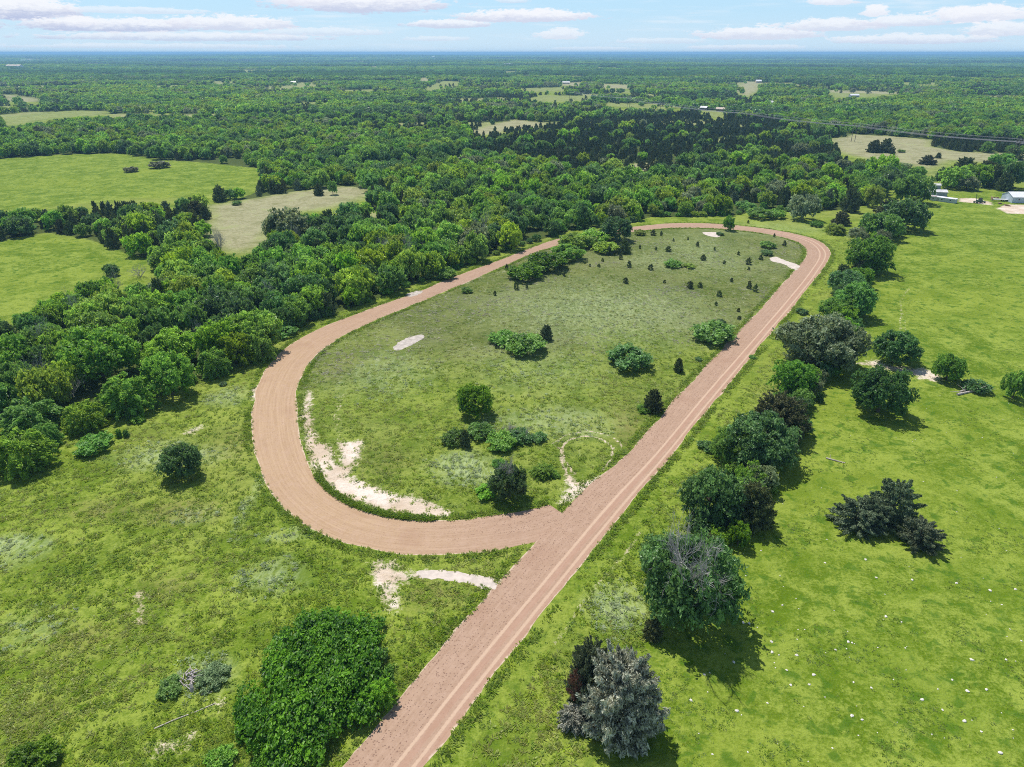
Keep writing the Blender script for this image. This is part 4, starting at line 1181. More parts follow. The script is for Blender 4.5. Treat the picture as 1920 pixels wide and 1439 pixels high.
# grey leafless shrubs standing out of the left wood
for cx, yt, yb, w, lb in ((112, 706, 762, 76, 'grey leafless shrub below the huge dome shaped tree'), (345, 520, 560, 60, 'grey leafless tangle in the middle of the left wood'), (262, 498, 522, 40, 'grey leafless shrub beside the small left meadow'),
                          (590, 525, 565, 50, 'grey leafless tree top near the back straight'), (958, 790, 815, 40, 'grey leafless bush in the infield thicket'), (985, 800, 825, 30, 'grey leafless bush right of the other one in the infield thicket'), (90, 655, 700, 60, 'grey leafless shrub left of the huge dome shaped tree')):
    x_, y_, r_, h_, _ = fit(cx, yt, yb, w)
    o = empty('leafless_shrub', (x_, y_, 0), random.random() * 6, (r_ * 1.1, r_ * 1.1, h_ * 1.25)); tag(o, lb, S)
    link('branches', branch_mesh('branches', cx, M_TWIG, 4, 9, .6, .7, .02, (0, 0, .0)), o)


# ------------------------------------------------------------------ masses nobody could count
def stuff(name, pos, scl, rot, idx, meshes, label=None, cat=None):
    me = bpy.data.meshes.new(name)
    me.vertices.add(len(pos)); me.vertices.foreach_set('co', np.asarray(pos, np.float32).ravel())
    a = me.attributes.new('scl', 'FLOAT_VECTOR', 'POINT'); a.data.foreach_set('vector', np.asarray(scl, np.float32).ravel())
    a = me.attributes.new('rotz', 'FLOAT', 'POINT'); a.data.foreach_set('value', np.asarray(rot, np.float32))
    a = me.attributes.new('pick', 'INT', 'POINT'); a.data.foreach_set('value', np.asarray(idx, np.int32))
    col = bpy.data.collections.new(name + '_kinds')
    for i, mm in enumerate(meshes):
        ob = bpy.data.objects.new(f'{name}_kind_{i:02d}', mm); col.objects.link(ob)
    ng = bpy.data.node_groups.new(name, 'GeometryNodeTree')
    ng.interface.new_socket('Geometry', in_out='INPUT', socket_type='NodeSocketGeometry')
    ng.interface.new_socket('Geometry', in_out='OUTPUT', socket_type='NodeSocketGeometry')
    n = ng.nodes; l = ng.links
    gi = n.new('NodeGroupInput'); go = n.new('NodeGroupOutput')
    ci = n.new('GeometryNodeCollectionInfo'); ci.inputs['Collection'].default_value = col
    ci.inputs['Separate Children'].default_value = True; ci.inputs['Reset Children'].default_value = True
    ip = n.new('GeometryNodeInstanceOnPoints'); ip.inputs['Pick Instance'].default_value = True
    def na(nm, ty):
        q_ = n.new('GeometryNodeInputNamedAttribute'); q_.data_type = ty; q_.inputs['Name'].default_value = nm
        return q_.outputs['Attribute']
    cx = n.new('ShaderNodeCombineXYZ'); l.new(na('rotz', 'FLOAT'), cx.inputs['Z'])
    l.new(gi.outputs[0], ip.inputs['Points']); l.new(ci.outputs[0], ip.inputs['Instance'])
    l.new(na('pick', 'INT'), ip.inputs['Instance Index']); l.new(cx.outputs[0], ip.inputs['Rotation']); l.new(na('scl', 'FLOAT_VECTOR'), ip.inputs['Scale'])
    l.new(ip.outputs[0], go.inputs[0])
    o = link(name, me); md = o.modifiers.new('scatter', 'NODES'); md.node_group = ng
    tag(o, label, cat, kind='stuff')
    return o


def pool(kind, tints):
    return [crown_data(kind, v_, t_) for t_ in tints for v_ in range(NVAR[kind])]


rest = ~single
nearb = rest & ~ced & (LV < 2); farb = rest & ~ced & (LV >= 2)
nearc = rest & ced & (LV < 2); farc = rest & ced & (LV >= 2)
BT = ['dark', 'mid', 'bright', 'yellow', 'grey']
tmap = np.array([BT.index(x_) for x_ in TINTS])


def put(name, sel, kind, tints, ti, grow, lab, cat):
    k = np.nonzero(sel)[0]
    stuff(name, np.stack([X[k], Y[k], Z[k]], 1), np.stack([rad[k] * grow, rad[k] * grow, hgt_[k]], 1), rng.uniform(0, 6.28, len(k)), ti[k] * NVAR[kind] + rng.integers(0, NVAR[kind], len(k)), pool(kind, tints), lab, cat)


put('broadleaf_wood', nearb, 'wood', BT, tmap[tint], 1.0, 'unbroken green canopy of the woods beyond the track', 'woodland')
put('distant_broadleaf_wood', farb, 'far', BT, tmap[tint], 1.28, 'distant green canopy stretching toward the horizon', 'woodland')
put('cedar_wood', nearc, 'cedarwood', list(CT), ctint, 1.0, 'dark stand of close growing cedars beyond the far turn', 'woodland')
put('distant_cedar_wood', farc, 'cedarfar', list(CT), ctint, 1.3, 'distant dark cedars scattered through the far woods', 'woodland')


# beyond two kilometres: whole groves to the horizon
def grove(seed, tints):
    r = np.random.default_rng(seed); out = []; vs = []
    for i in range(16):
        V, v = _raw[('far', i % 5)]
        keep = r.random(len(V)) < .5
        s = r.uniform(.16, .26); a = r.uniform(0, 6.28); ca, sa = math.cos(a), math.sin(a)
        W = V[keep] * np.array([s, s, r.uniform(.7, 1.0)])
        W = np.stack([W[..., 0] * ca - W[..., 1] * sa, W[..., 0] * sa + W[..., 1] * ca, W[..., 2]], -1)
        d = math.sqrt(r.random()) * .92; b = r.uniform(0, 6.28)
        W = W + np.array([d * math.cos(b), d * math.sin(b), 0])
        out.append(W); vs.append(v[keep] * .5 + r.random() * .5)
    return leaf_mesh('grove', np.concatenate(out), np.concatenate(vs), LEAF[tints])


GROVES = [grove(i * 7 + 1, t_) for i, t_ in enumerate(['cedar', 'dark', 'dark', 'mid', 'bright', 'yellow'])]
gpos = []; gs = []
y_ = 2290.0
while y_ < 24000:
    sp = 26 * (y_ / 2300) ** (1.0 if y_ < 7000 else 1.1)
    w = y_ * .80 + 60; nn = int(2 * w / sp)
    xx = (np.arange(nn) + rng.uniform(-.35, .35, nn)) * sp - w + sp * .5
    yy = y_ + rng.uniform(-.4, .4, nn) * sp
    gpos.append(np.stack([xx, yy, terrain(xx, yy)], 1)); gs.append(np.full(nn, sp * .66))
    y_ += sp * .85
gpos = np.concatenate(gpos); gs = np.concatenate(gs)
ok = np.ones(len(gpos), bool)
for w_ in FPOLY: ok &= ~inside(w_, gpos[:, 0], gpos[:, 1] - gs * .0)
ok &= vn(gpos[:, 0], gpos[:, 1], 240, 19) + rng.random(len(gpos)) * .25 < .98
ok &= ~opening(gpos[:, 0], gpos[:, 1])
gpos = gpos[ok]; gs = gs[ok]
stuff('horizon_wood', gpos, np.stack([gs, gs, rng.uniform(8, 12.5, len(gs)) + np.clip(gs * .03, 0, 6)], 1), rng.uniform(0, 6.28, len(gs)), np.clip((vn(gpos[:, 0] * .3, gpos[:, 1], 420, 29) * .75 + rng.random(len(gs)) * .45 - .12) * 6, 0, 5.99).astype(int), GROVES, 'blue-green woods reaching the horizon', 'woodland')


# ------------------------------------------------------------------ grass tufts
def tuft(seed, nb, tall, wide, mat, flop=.5):
    r = np.random.default_rng(seed)
    a = r.uniform(0, 6.28, nb); d = np.stack([np.cos(a), np.sin(a), np.zeros(nb)], 1)
    base = d * r.random((nb, 1)) * .22
    tip = base + d * (flop * r.uniform(.4, 1.1, (nb, 1))) + np.array([0, 0, 1]) * tall * r.uniform(.6, 1.1, (nb, 1))
    side = np.stack([-np.sin(a), np.cos(a), np.zeros(nb)], 1) * wide
    midp = base * .45 + tip * .55 + np.array([0, 0, tall * .16])
    V = np.stack([base, midp + side, tip, midp - side], 1)
    return leaf_mesh('tuft', V, .5 + r.normal(size=nb) * .22, mat)


LEAF['grassg'] = leaf_mat('grass_green', (.200, .300, .025), (.400, .490, .075), .45, .2)
LEAF['grassd'] = leaf_mat('grass_deep_green', (.120, .215, .016), (.265, .375, .040), .45, .2)
LEAF['straw'] = leaf_mat('grass_straw', (.330, .325, .180), (.640, .620, .450), .35, .2)
LEAF['olive'] = leaf_mat('grass_olive', (.200, .240, .045), (.430, .455, .135), .4, .2)
LEAF['weed'] = leaf_mat('weed_grey_green', (.200, .280, .130), (.480, .540, .330), .35, .2)
LEAF['mauve'] = leaf_mat('grass_grey_mauve', (.250, .225, .180), (.500, .455, .400), .3, .2)
TUFTS = [tuft(i, 13, tl, wd, LEAF[mt], fl) for i, (mt, tl, wd, fl) in enumerate([('grassg', .28, .055, .6), ('grassg', .20, .06, .8), ('grassd', .26, .06, .6), ('grassd', .40, .05, .5), ('straw', .45, .03, .45), ('straw', .28, .035, .8),
                                                                           ('olive', .32, .045, .6), ('olive', .24, .05, .8), ('weed', .34, .06, .7), ('weed', .28, .07, .6), ('mauve', .40, .035, .5), ('mauve', .30, .04, .7)])]


def nearest_attr(name, x, y):
    i = np.clip(np.searchsorted(xs, x), 1, nx - 1); j = np.clip(np.searchsorted(ys, y), 1, ny - 1)
    return att[name].reshape(ny, nx)[j, i]


N0 = 165000
u_ = rng.random(N0)
yy = 38 + (290 - 38) * u_ ** 1.25
xx = rng.uniform(-1, 1, N0) * (yy * .80 + 18)
tx, ty, _ = seen(xx, yy, np.zeros(N0))
okm = (ty > wood_y(tx) - 14) & (tx > -200) & (tx < 2120)
okm &= ~on_track(xx, yy)
past_ = nearest_attr('lush', xx, yy) > .5
bare_ = nearest_attr('bare', xx, yy)
okm &= rng.random(N0) > bare_ * 1.15
for w_ in PADS: okm &= ~inside(w_, xx, yy)
dn = vn(xx, yy, 4, 41) * .45 + vn(xx, yy, 1.3, 42) * .55
okm &= np.where(past_, (rng.random(N0) < .75 * np.clip(vn(xx, yy, 4.5, 47) * 2.6 - 1.35, .03, 1)), rng.random(N0) < np.clip((dn - .25) * 2.2, .12, .80))
xx, yy, past_, dn = xx[okm], yy[okm], past_[okm], dn[okm]
rg = nearest_attr('rough', xx, yy) > .5; pl = nearest_attr('pale', xx, yy); br = nearest_attr('brown', xx, yy)
p1 = vn(xx, yy, 14, 43) * .45 + rng.random(len(xx)) * .55
pick = np.where(p1 < .36, rng.integers(2, 4, len(xx)), np.where(p1 < .66, rng.integers(0, 2, len(xx)), rng.integers(6, 8, len(xx))))
pick = np.where(rg, np.where(p1 < .34, rng.integers(2, 4, len(xx)), np.where(p1 < .56, rng.integers(6, 8, len(xx)), np.where(rng.random(len(xx)) < .62, rng.integers(4, 6, len(xx)), rng.integers(6, 8, len(xx))))), pick)
mv = rg & (vn(xx, yy, 11, 48) + rng.random(len(xx)) * .3 > .82)
pick = np.where(mv, rng.integers(10, 12, len(xx)), pick)
pick = np.where(rng.random(len(xx)) < pl, rng.integers(8, 10, len(xx)), pick)
pick = np.where(rng.random(len(xx)) < br * .7, rng.integers(6, 8, len(xx)), pick)
pick = np.where(past_, rng.integers(2, 4, len(xx)), pick)
ss = rng.uniform(.45, 1.0, len(xx)) * np.where(past_, .6, 1.0)
stuff('rough_grass', np.stack([xx, yy, np.zeros(len(xx))], 1), np.stack([ss, ss, ss * rng.uniform(.6, 1.1, len(xx)) * np.where(past_, .5, 1)], 1), rng.uniform(0, 6.28, len(xx)), pick, TUFTS, 'tufts of rough grass over the fields and infield', 'grass')
# weeds crowding the track edges
ep = []
for line, nxt, off in ((A_in, A_out, -1), (A_out, A_in, -1)):
    n_ = len(line); dirv = (line - nxt) / np.maximum(wid[:, None], .1)
    for rep in range(4):
        o_ = rng.uniform(.25, 1.5, (n_, 1))
        ep.append(line + dirv * o_ + rng.normal(size=(n_, 2)) * .2)
ep = np.concatenate(ep)
kk = (vn(ep[:, 0], ep[:, 1], 6, 44) + rng.random(len(ep)) * .4 > .52) & ~on_track(ep[:, 0], ep[:, 1]) & (ep[:, 1] > 30) & (rng.random(len(ep)) > nearest_attr('bare', ep[:, 0], ep[:, 1]))
for w_ in PADS: kk &= ~inside(w_, ep[:, 0], ep[:, 1])
ep = ep[kk]; ss = rng.uniform(.5, 1.2, len(ep))
stuff('edge_weeds', np.stack([ep[:, 0], ep[:, 1], np.zeros(len(ep))], 1), np.stack([ss, ss, ss * .9], 1), rng.uniform(0, 6.28, len(ep)), rng.choice([0, 1, 2, 3, 2, 3], len(ep)), TUFTS, 'dark weeds lining the edges of the dirt track', 'weeds')
# the low green hem between the crescent of sand and the near turn
hem = smooth_line(wpoly([(592, 893), (612, 918), (640, 938), (680, 957), (720, 968), (770, 974), (815, 976)]), .12)
hp = np.concatenate([hem + rng.normal(size=hem.shape) * .42 for _ in range(4)])
hp = hp[~on_track(hp[:, 0], hp[:, 1])]
ss = rng.uniform(.7, 1.3, len(hp))
stuff('hem_weeds', np.stack([hp[:, 0], hp[:, 1], np.zeros(len(hp))], 1), np.stack([ss, ss, ss], 1), rng.uniform(0, 6.28, len(hp)), rng.integers(2, 4, len(hp)), TUFTS, 'dark green hem of weeds between the near turn and the sand', 'weeds')

# ------------------------------------------------------------------ stones, logs and piles
M_STONE = simple('white_stone', (.66, .62, .55), .9, .2, 4)


def stone_mesh(seed):
    import bmesh
    bm = bmesh.new(); bmesh.ops.create_icosphere(bm, subdivisions=2, radius=1.0)
    r = np.random.default_rng(seed); k = r.normal(size=(5, 3))
    for v in bm.verts:
        f = 1 + .22 * math.sin(v.co.dot(Vector(k[0])) * 1.7) + .14 * math.sin(v.co.dot(Vector(k[1])) * 2.6)
        v.co = Vector((v.co.x * f * 1.25, v.co.y * f * .9, max(v.co.z * f * .55, -.3)))
    me = bpy.data.meshes.new('stone'); bm.to_mesh(me); bm.free(); me.materials.append(M_STONE); return me


STONES = [stone_mesh(i) for i in range(4)]
spots = [(1643, 1084), (1566, 1219), (1634, 1290), (1493, 1229), (1475, 1257), (1446, 1204), (1439, 1319), (1320, 1265), (1376, 1242), (1382, 1333), (1526, 1266), (1518, 1284), (1600, 1280), (1808, 1352), (1840, 1372), (1793, 1094), (1856, 1108),
         (1904, 1106), (1878, 1134), (1823, 1238), (1767, 1332), (1729, 1312), (1336, 1415), (1296, 1314), (1876, 1413), (1405, 1170), (1393, 1168), (1448, 1147), (1427, 1033), (1467, 1135), (1547, 1056), (1623, 1050), (1710, 1088), (1785, 1275), (1814, 1296),
         (1597, 1343), (1616, 1350), (1447, 1223), (1483, 1285), (1661, 1156), (1690, 1167), (1598, 1206), (1590, 1204), (1886, 1237), (1915, 1202), (1850, 1294)]
while len(spots) < 150:
    x_ = random.uniform(1300, 1915); y_ = random.uniform(740, 1430)
    if x_ > 1300 + max(0, 1000 - y_) * .55 and inside(np.array(wpoly(PASTURE)), np.array([gp(x_, y_)[0]]), np.array([gp(x_, y_)[1]]))[0]: spots.append((x_, y_))
for i, p_ in enumerate(spots):
    a, b = gp(*p_)
    if any(math.hypot(a - x_, b - y_) < r_ for x_, y_, r_ in HERO_AT): continue
    s_ = random.uniform(.11, .21) if i < 46 else random.uniform(.05, .10)
    o = link('stone', STONES[i % 4], None, (a, b, s_ * .12)); o.scale = (s_, s_, s_); o.rotation_euler = (0, 0, random.random() * 6)
    big = i < 46
    tag(o, 'whitish limestone lump lying in the near pasture grass' if big else 'small pale stone speck in the pasture grass', 'stone', 'large pale stones in the pasture' if big else 'small pale stones in the pasture')


def log(name, p0, p1, r0, r1, mat, label, cat, branches=0, seed=1, z=None):
    a = Vector((*gp(*p0), r0 * .8)); b = Vector((*gp(*p1), r1 * .8))
    o = empty(name, (a.x, a.y, 0)); tag(o, label, cat)
    rr = random.Random(seed); mb = MB()
    d = b - a; o0 = Vector((a.x, a.y, 0))
    pts = [a - o0 + d * t_ + Vector((rr.gauss(0, .06), rr.gauss(0, .06), 0)) * d.length * .15 for t_ in (0, .3, .65, 1)]
    mb.tube(pts, [r0, r0 * .9, (r0 + r1) / 2, r1], 8); mb.build('bole', mat, o)
    for k in range(branches):
        t_ = rr.uniform(.2, .95); s_ = a - o0 + d * t_
        e_ = s_ + Vector((rr.gauss(0, 1), rr.gauss(0, 1), abs(rr.gauss(.5, .3)))) * d.length * .22
        m2 = MB(); m2.tube([s_, (s_ + e_) / 2 + Vector((0, 0, .1)), e_], [r1 * .6, r1 * .45, r1 * .15], 5); m2.build('branch', mat, o)
    return o


log('fallen_log', (1795, 742), (1857, 728), .28, .16, M_PALEWOOD, 'fallen grey tree with bare branches lying in the pasture gully', 'log', 9, 3)
log('fallen_log', (1800, 736), (1822, 728), .22, .12, M_PALEWOOD, 'short grey bough lying left of the fallen grey tree', 'log', 4, 4)
log('fallen_log', (1549, 860), (1584, 869), .16, .09, M_PALEWOOD, 'thin pale log lying alone on the pasture grass', 'log', 3, 5)
log('wooden_pole', (290, 1366), (405, 1320), .085, .06, M_PALEWOOD, 'long thin pale pole lying in the left foreground grass', 'pole', 0, 6)
log('bare_branch', (1366, 1072), (1392, 1066), .07, .03, M_PALEWOOD, 'bleached curved branch lying by the large tree with bare limbs', 'branch', 2, 8)
log('wooden_pole', (377, 1303), (398, 1298), .09, .07, M_PALEWOOD, 'short pale pole leaning at the front of the wood pile', 'pole', 0, 9)
# small wood pile under the weeds
a, b = gp(356, 1272)
o = empty('wood_pile', (a, b, 0)); tag(o, 'heap of grey broken boards and sticks in the left foreground', 'wood pile')
rr = random.Random(4)
for k in range(42):
    ang = rr.random() * 3.14; L = rr.uniform(.4, 1.3); c_ = Vector((rr.gauss(0, .62), rr.gauss(0, .75), abs(rr.gauss(.22, .16)) + .05))
    d = Vector((math.cos(ang), math.sin(ang), rr.gauss(0, .2))) * L / 2
    m2 = MB(); r_ = rr.uniform(.03, .085); m2.tube([c_ - d, c_ + d], [r_, r_ * .8], 5); m2.build('stick', M_TWIG if k % 3 else M_PALEWOOD, o)
a, b = gp(360, 1296)
o = empty('tree_stump', (a, b, 0), .9); tag(o, 'pale sawn stump tilted at the front of the wood pile', 'stump')
m2 = MB(); m2.tube([(0, 0, -.05), (.1, .1, .4), (.2, .35, .75)], [.26, .22, .2], 9); m2.build('bole', M_PALEWOOD, o)
# brush piles in the big meadow
for cx, yt, yb, w, lb in ((245, 312, 323, 30, 'low brush heap in the large left meadow, the nearer and smaller of two'), (299, 302, 313, 42, 'low wide brush heap in the large left meadow, the farther of two')):
    x_, y_, r_, h_, _ = fit(cx, yt, yb, w)
    o = plant('brush_heap', 'bush', 'cedarbrown', x_, y_, r_, max(h_ * .8, 1.2), lb, 'brush heap', 'brush heaps in the large left meadow', None, part='brush')
    link('sticks', branch_mesh('sticks', cx, M_TWIG, 3, 9, .6, .3, .03, (0, 0, .1)), o)

# ------------------------------------------------------------------ farm sheds
M_WHITEM = simple('white_sheet_metal', (.74, .74, .76), .45, .08, .6)
M_ROOFG = simple('grey_white_roofing', (.62, .61, .60), .5, .15, .5)
M_GREYW = simple('grey_siding', (.30, .33, .37), .7, .12, .8)
M_BLUEW = simple('pale_blue_siding', (.46, .52, .60), .6, .1, .8)
M_RUST = simple('rusty_sheet', (.30, .19, .13), .8, .35, .8)
M_DARK = simple('dark_steel', (.05, .055, .05), .6, .3, 2)
M_GREEN = simple('faded_green_paint', (.045, .085, .045), .6, .3, 2)
M_TAN = simple('tan_roofing', (.55, .44, .34), .7, .15, .3)
M_BRICK = simple('brown_siding', (.22, .15, .12), .8, .2, .5)
M_GLASS = simple('dark_window_glass', (.03, .04, .05), .15, .1, 1)


def quad_at(pa, pb):
    a = Vector(gp(*pa)); b = Vector(gp(*pb)); return a, (b - a).length, math.atan2(b.y - a.y, b.x - a.x)


def shed(name, pa, pb, deep, wall_h, rise, wall, roof, label, cat, group=None, doors=1, windows=2, over=.25, flat=False, rust=False, z0=0.0):
    """a building whose front wall foot runs from pa to pb; it goes back by `deep`"""
    a, L, ang = quad_at(pa, pb)
    o = empty(name, (a.x, a.y, z0), ang); tag(o, label, cat, group)
    mb = MB()
    mb.box(0, L, 0, deep, -.05, wall_h)
    if not flat:
        mb.add([(0, .002, wall_h), (0, deep - .002, wall_h), (0, deep / 2, wall_h + rise), (L, .002, wall_h), (L, deep - .002, wall_h), (L, deep / 2, wall_h + rise)], [(0, 2, 1), (3, 4, 5)])
    mb.build('wall', wall, o)
    m2 = MB(); th = .09; e = over
    if flat:
        m2.add([(-e, -e, wall_h + .01), (L + e, -e, wall_h + .01), (L + e, deep + e, wall_h + rise), (-e, deep + e, wall_h + rise), (-e, -e, wall_h + .01 + th), (L + e, -e, wall_h + .01 + th), (L + e, deep + e, wall_h + rise + th), (-e, deep + e, wall_h + rise + th)],
               [(3, 2, 1, 0), (4, 5, 6, 7), (0, 1, 5, 4), (1, 2, 6, 5), (2, 3, 7, 6), (3, 0, 4, 7)])
    else:
        s_ = rise / (deep / 2)
        for sg in (0, 1):
            y0 = -e if sg == 0 else deep + e; z_ = wall_h - e * s_ + .015; yr = deep / 2; zr = wall_h + rise + .015
            vs = [(-e, y0, z_), (L + e, y0, z_), (L + e, yr, zr), (-e, yr, zr)]
            vs += [(p[0], p[1], p[2] + th) for p in vs]
            f = [(3, 2, 1, 0), (4, 5, 6, 7), (0, 1, 5, 4), (1, 2, 6, 5), (2, 3, 7, 6), (3, 0, 4, 7)]
            m2.add(vs, f if sg == 0 else [t_[::-1] for t_ in f])
        for k in range(int(L / .9)):
            x_ = k * .9 + .4
            m2.add([(x_, -e, wall_h - e * s_ + .015 + th), (x_ + .08, -e, wall_h - e * s_ + .015 + th), (x_ + .08, deep / 2, zr + th), (x_, deep / 2, zr + th), (x_, -e, wall_h - e * s_ + .06 + th), (x_ + .08, -e, wall_h - e * s_ + .06 + th), (x_ + .08, deep / 2, zr + .045 + th), (x_, deep / 2, zr + .045 + th)],
                   [(4, 5, 6, 7), (0, 1, 5, 4), (1, 2, 6, 5), (3, 0, 4, 7)])
    r_ = m2.build('roof', roof, o)
    if rust:
        m3 = MB(); m3.box(.4, L * .26, .3, deep * .8, wall_h + rise * .5 + th + .02, wall_h + rise * .5 + th + .05); m3.build('rusty_panel', M_RUST, r_)
    for k in range(doors):
        x_ = L * (.3 + .4 * k); m3 = MB(); m3.box(x_, x_ + 1.0, -.05, -.004, .02, 2.0 if wall_h > 2.1 else wall_h * .85)
        d_ = m3.build('door', M_GREYW if wall is not M_GREYW else M_WHITEM, o)
        m4 = MB(); m4.box(x_ + .85, x_ + .92, -.10, -.052, .95, 1.02); m4.build('handle', M_DARK, d_)
    for k in range(windows):
        x_ = L * (.12 + .66 * k / max(1, windows - 1)); m3 = MB(); m3.box(x_, x_ + .9, -.045, -.004, wall_h * .45, wall_h * .8); w_ = m3.build('window', M_WHITEM, o)
        m4 = MB(); m4.box(x_ + .08, x_ + .82, -.06, -.047, wall_h * .45 + .08, wall_h * .8 - .08); m4.build('pane', M_GLASS, w_)
    return o


shed('long_trailer', (1741, 375.5), (1790, 382), 3.0, 2.0, .15, M_BLUEW, M_WHITEM, 'long low white trailer with a part rusted roof, front of three sheds', 'trailer', 'farm sheds at the head of the pasture', 1, 3, .1, True, True)
shed('metal_shed', (1742, 369), (1775, 370), 5.0, 2.5, .9, M_GREYW, M_ROOFG, 'grey walled shed with a pale metal roof behind the long white trailer', 'shed', 'farm sheds at the head of the pasture', 1, 0)
shed('small_shed', (1744, 355), (1763, 355.5), 3.2, 2.2, .7, M_GREYW, M_ROOFG, 'smallest shed, at the back of the three beside the tree row', 'shed', 'farm sheds at the head of the pasture', 1, 0)
shed('metal_barn', (1897, 381), (1985, 382), 10.0, 2.9, 1.9, M_BLUEW, M_WHITEM, 'white metal farm building cut by the right edge', 'barn', None, 2, 2)
# flatbed trailer
a, L, ang = quad_at((1864, 379), (1896, 380))
o = empty('flatbed_trailer', (a.x, a.y, 0), ang); tag(o, 'long flatbed farm trailer parked left of the white metal building', 'trailer')
mb = MB(); mb.box(0, L, 2.0, 4.2, .8, 1.0); mb.build('bed', M_ROOFG, o)
mb = MB(); mb.box(0, L, 2.15, 2.3, .6, .795); mb.box(0, L, 3.9, 4.05, .6, .795); mb.build('frame', M_DARK, o)
mb = MB(); mb.box(-.3, .0, 2.2, 4.0, .6, 2.1); mb.build('headboard', M_RUST, o)
for x_ in (L * .62, L * .76):
    for y_ in (1.9, 4.2):
        mb = MB(); mb.tube([(x_, y_ - .12, .4), (x_, y_ + .12, .4)], [.4, .4], 12); mb.build('wheel', M_DARK, o)
# farm implement
a, b = gp(1834, 381)
o = empty('farm_implement', (a, b, 0), .15); tag(o, 'dark green farm implement with a raised boom standing on the bare strip', 'farm machine')
mb = MB(); mb.box(-2.6, 3.6, -.5, .5, .45, .8); mb.box(-1, 1.6, -.9, .9, .8, 1.5); mb.build('frame', M_GREEN, o)
mb = MB(); mb.tube([(-1.2, 0, .9), (-2.0, .3, 4.6)], [.14, .09], 6); mb.tube([(-2.0, .3, 4.6), (-.6, .2, 3.2)], [.06, .05], 5); mb.build('boom', M_GREEN, o)
mb = MB(); mb.box(.2, 1.4, -.7, .7, 1.505, 2.5); mb.build('cab', M_DARK, o)
for x_ in (-1.6, .4, 2.8):
    for y_ in (-.95, .95):
        mb = MB(); mb.tube([(x_, y_ - .15, .5), (x_, y_ + .15, .5)], [.5, .5], 12); mb.build('wheel', M_DARK, o)
# scrap lying by the barn
for k, (px_, py_) in enumerate([(1875, 383), (1884, 385), (1890, 387), (1868, 372)]):
    a, b = gp(px_, py_); o = empty('scrap_heap', (a, b, 0), k); tag(o, ['low rusty scrap heap left of the barn yard', 'second rusty scrap heap nearer the barn', 'scrap heap closest to the barn on bare soil', 'scrap heap behind the flatbed trailer'][k], 'scrap', 'scrap heaps in the farm yard')
    mb = MB(); rr = random.Random(k)
    for q_ in range(7):
        x_, y_ = rr.uniform(-1, .6), rr.uniform(-.6, .4); mb.box(x_, x_ + rr.uniform(.3, .9), y_, y_ + rr.uniform(.2, .6), .02 * q_, rr.uniform(.2, .7))
    mb.build('scrap', M_RUST, o)
# far houses
FARH = [
    ('long_barn', (1342, 209), (1365, 209.5), 8, 3.0, 1.8, M_BRICK, M_TAN, 'long barn with a tan roof beyond the cedar plantation', 'barn', 0),
    ('farm_house', (1312, 206.5), (1324, 207), 8, 3, 2, M_BRICK, M_ROOFG, 'small house left of the long tan roofed barn', 'house', 0),
    ('farm_house', (1326, 205), (1336, 205), 8, 3, 2, M_BRICK, M_TAN, 'second small house touching the left side of the tan roofed barn yard', 'house', 0),
    ('field_shed', (1595, 182.5), (1611, 182.5), 9, 3, 2, M_GREYW, M_WHITEM, 'white roofed shed in the green field right of centre', 'shed', 0),
    ('farm_house', (1512, 208), (1535, 208), 10, 3.4, 2.5, M_WHITEM, M_WHITEM, 'white house half hidden in trees right of the tan roofed barn', 'house', 0),
    ('farm_house', (1418, 155.5), (1428, 155.5), 12, 4, 3, M_TAN, M_WHITEM, 'pale house at the top of the far tan field', 'house', 0),
    ('warehouse', (12, 130), (38, 130), 30, 10, 5, M_WHITEM, M_TAN, 'large pale warehouse far off at the left edge', 'warehouse', 0),
    ('farm_house', (948, 126), (964, 125), 24, 7, 4, M_WHITEM, M_WHITEM, 'white building far off just left of centre', 'building', 0),
    ('farm_house', (545, 158), (554, 158), 12, 4, 3, M_WHITEM, M_WHITEM, 'white house in the woods far left of centre', 'house', 0),
    ('farm_house', (1437, 196), (1450, 196), 8, 3, 2, M_WHITEM, M_ROOFG, 'pale house in the trees above the tan roofed barn', 'house', 0),
    ('farm_house', (1055, 157.5), (1068, 157.5), 10, 3.5, 2.5, M_TAN, M_ROOFG, 'grey roofed house beside the small dry field', 'house', 0),
    ('farm_house', (1092, 152.5), (1106, 152.5), 10, 3.5, 2.5, M_WHITEM, M_ROOFG, 'white house right of the grey roofed one', 'house', 0),
    ('farm_house', (990, 163.5), (1003, 163.5), 8, 3, 2, M_WHITEM, M_WHITEM, 'small white house at the edge of the far green field', 'house', 0),
    ('farm_house', (810, 110.5), (815, 110.5), 30, 9, 6, M_WHITEM, M_WHITEM, 'tiny white building near the horizon', 'building', 0),
    ('farm_house', (38, 116), (60, 116), 40, 8, 5, M_WHITEM, M_ROOFG, 'pale long building near the horizon at the left', 'building', 0),
    ('farm_house', (1762, 126.5), (1767, 126.5), 14, 5, 3, M_TAN, M_ROOFG, 'small pale house in the far woods at the right', 'building', 0),
]
for nm, pa, pb, dp, wh, rs, wm, rm, lb, ct, _ in FARH:
    a = gp(*pa); z_ = float(terrain(np.array([a[0]]), np.array([a[1]]))[0])
    shed(nm, pa, pb, dp, wh, rs, wm, rm, lb, ct, 'far houses among the woods', 1, 2, .4, z0=z_)

# ------------------------------------------------------------------ power line
M_POLE = simple('weathered_pole', (.16, .13, .115), .9, .2, 1)
M_WIRE = simple('aluminium_wire', (.42, .40, .44), .45, .1, 1)


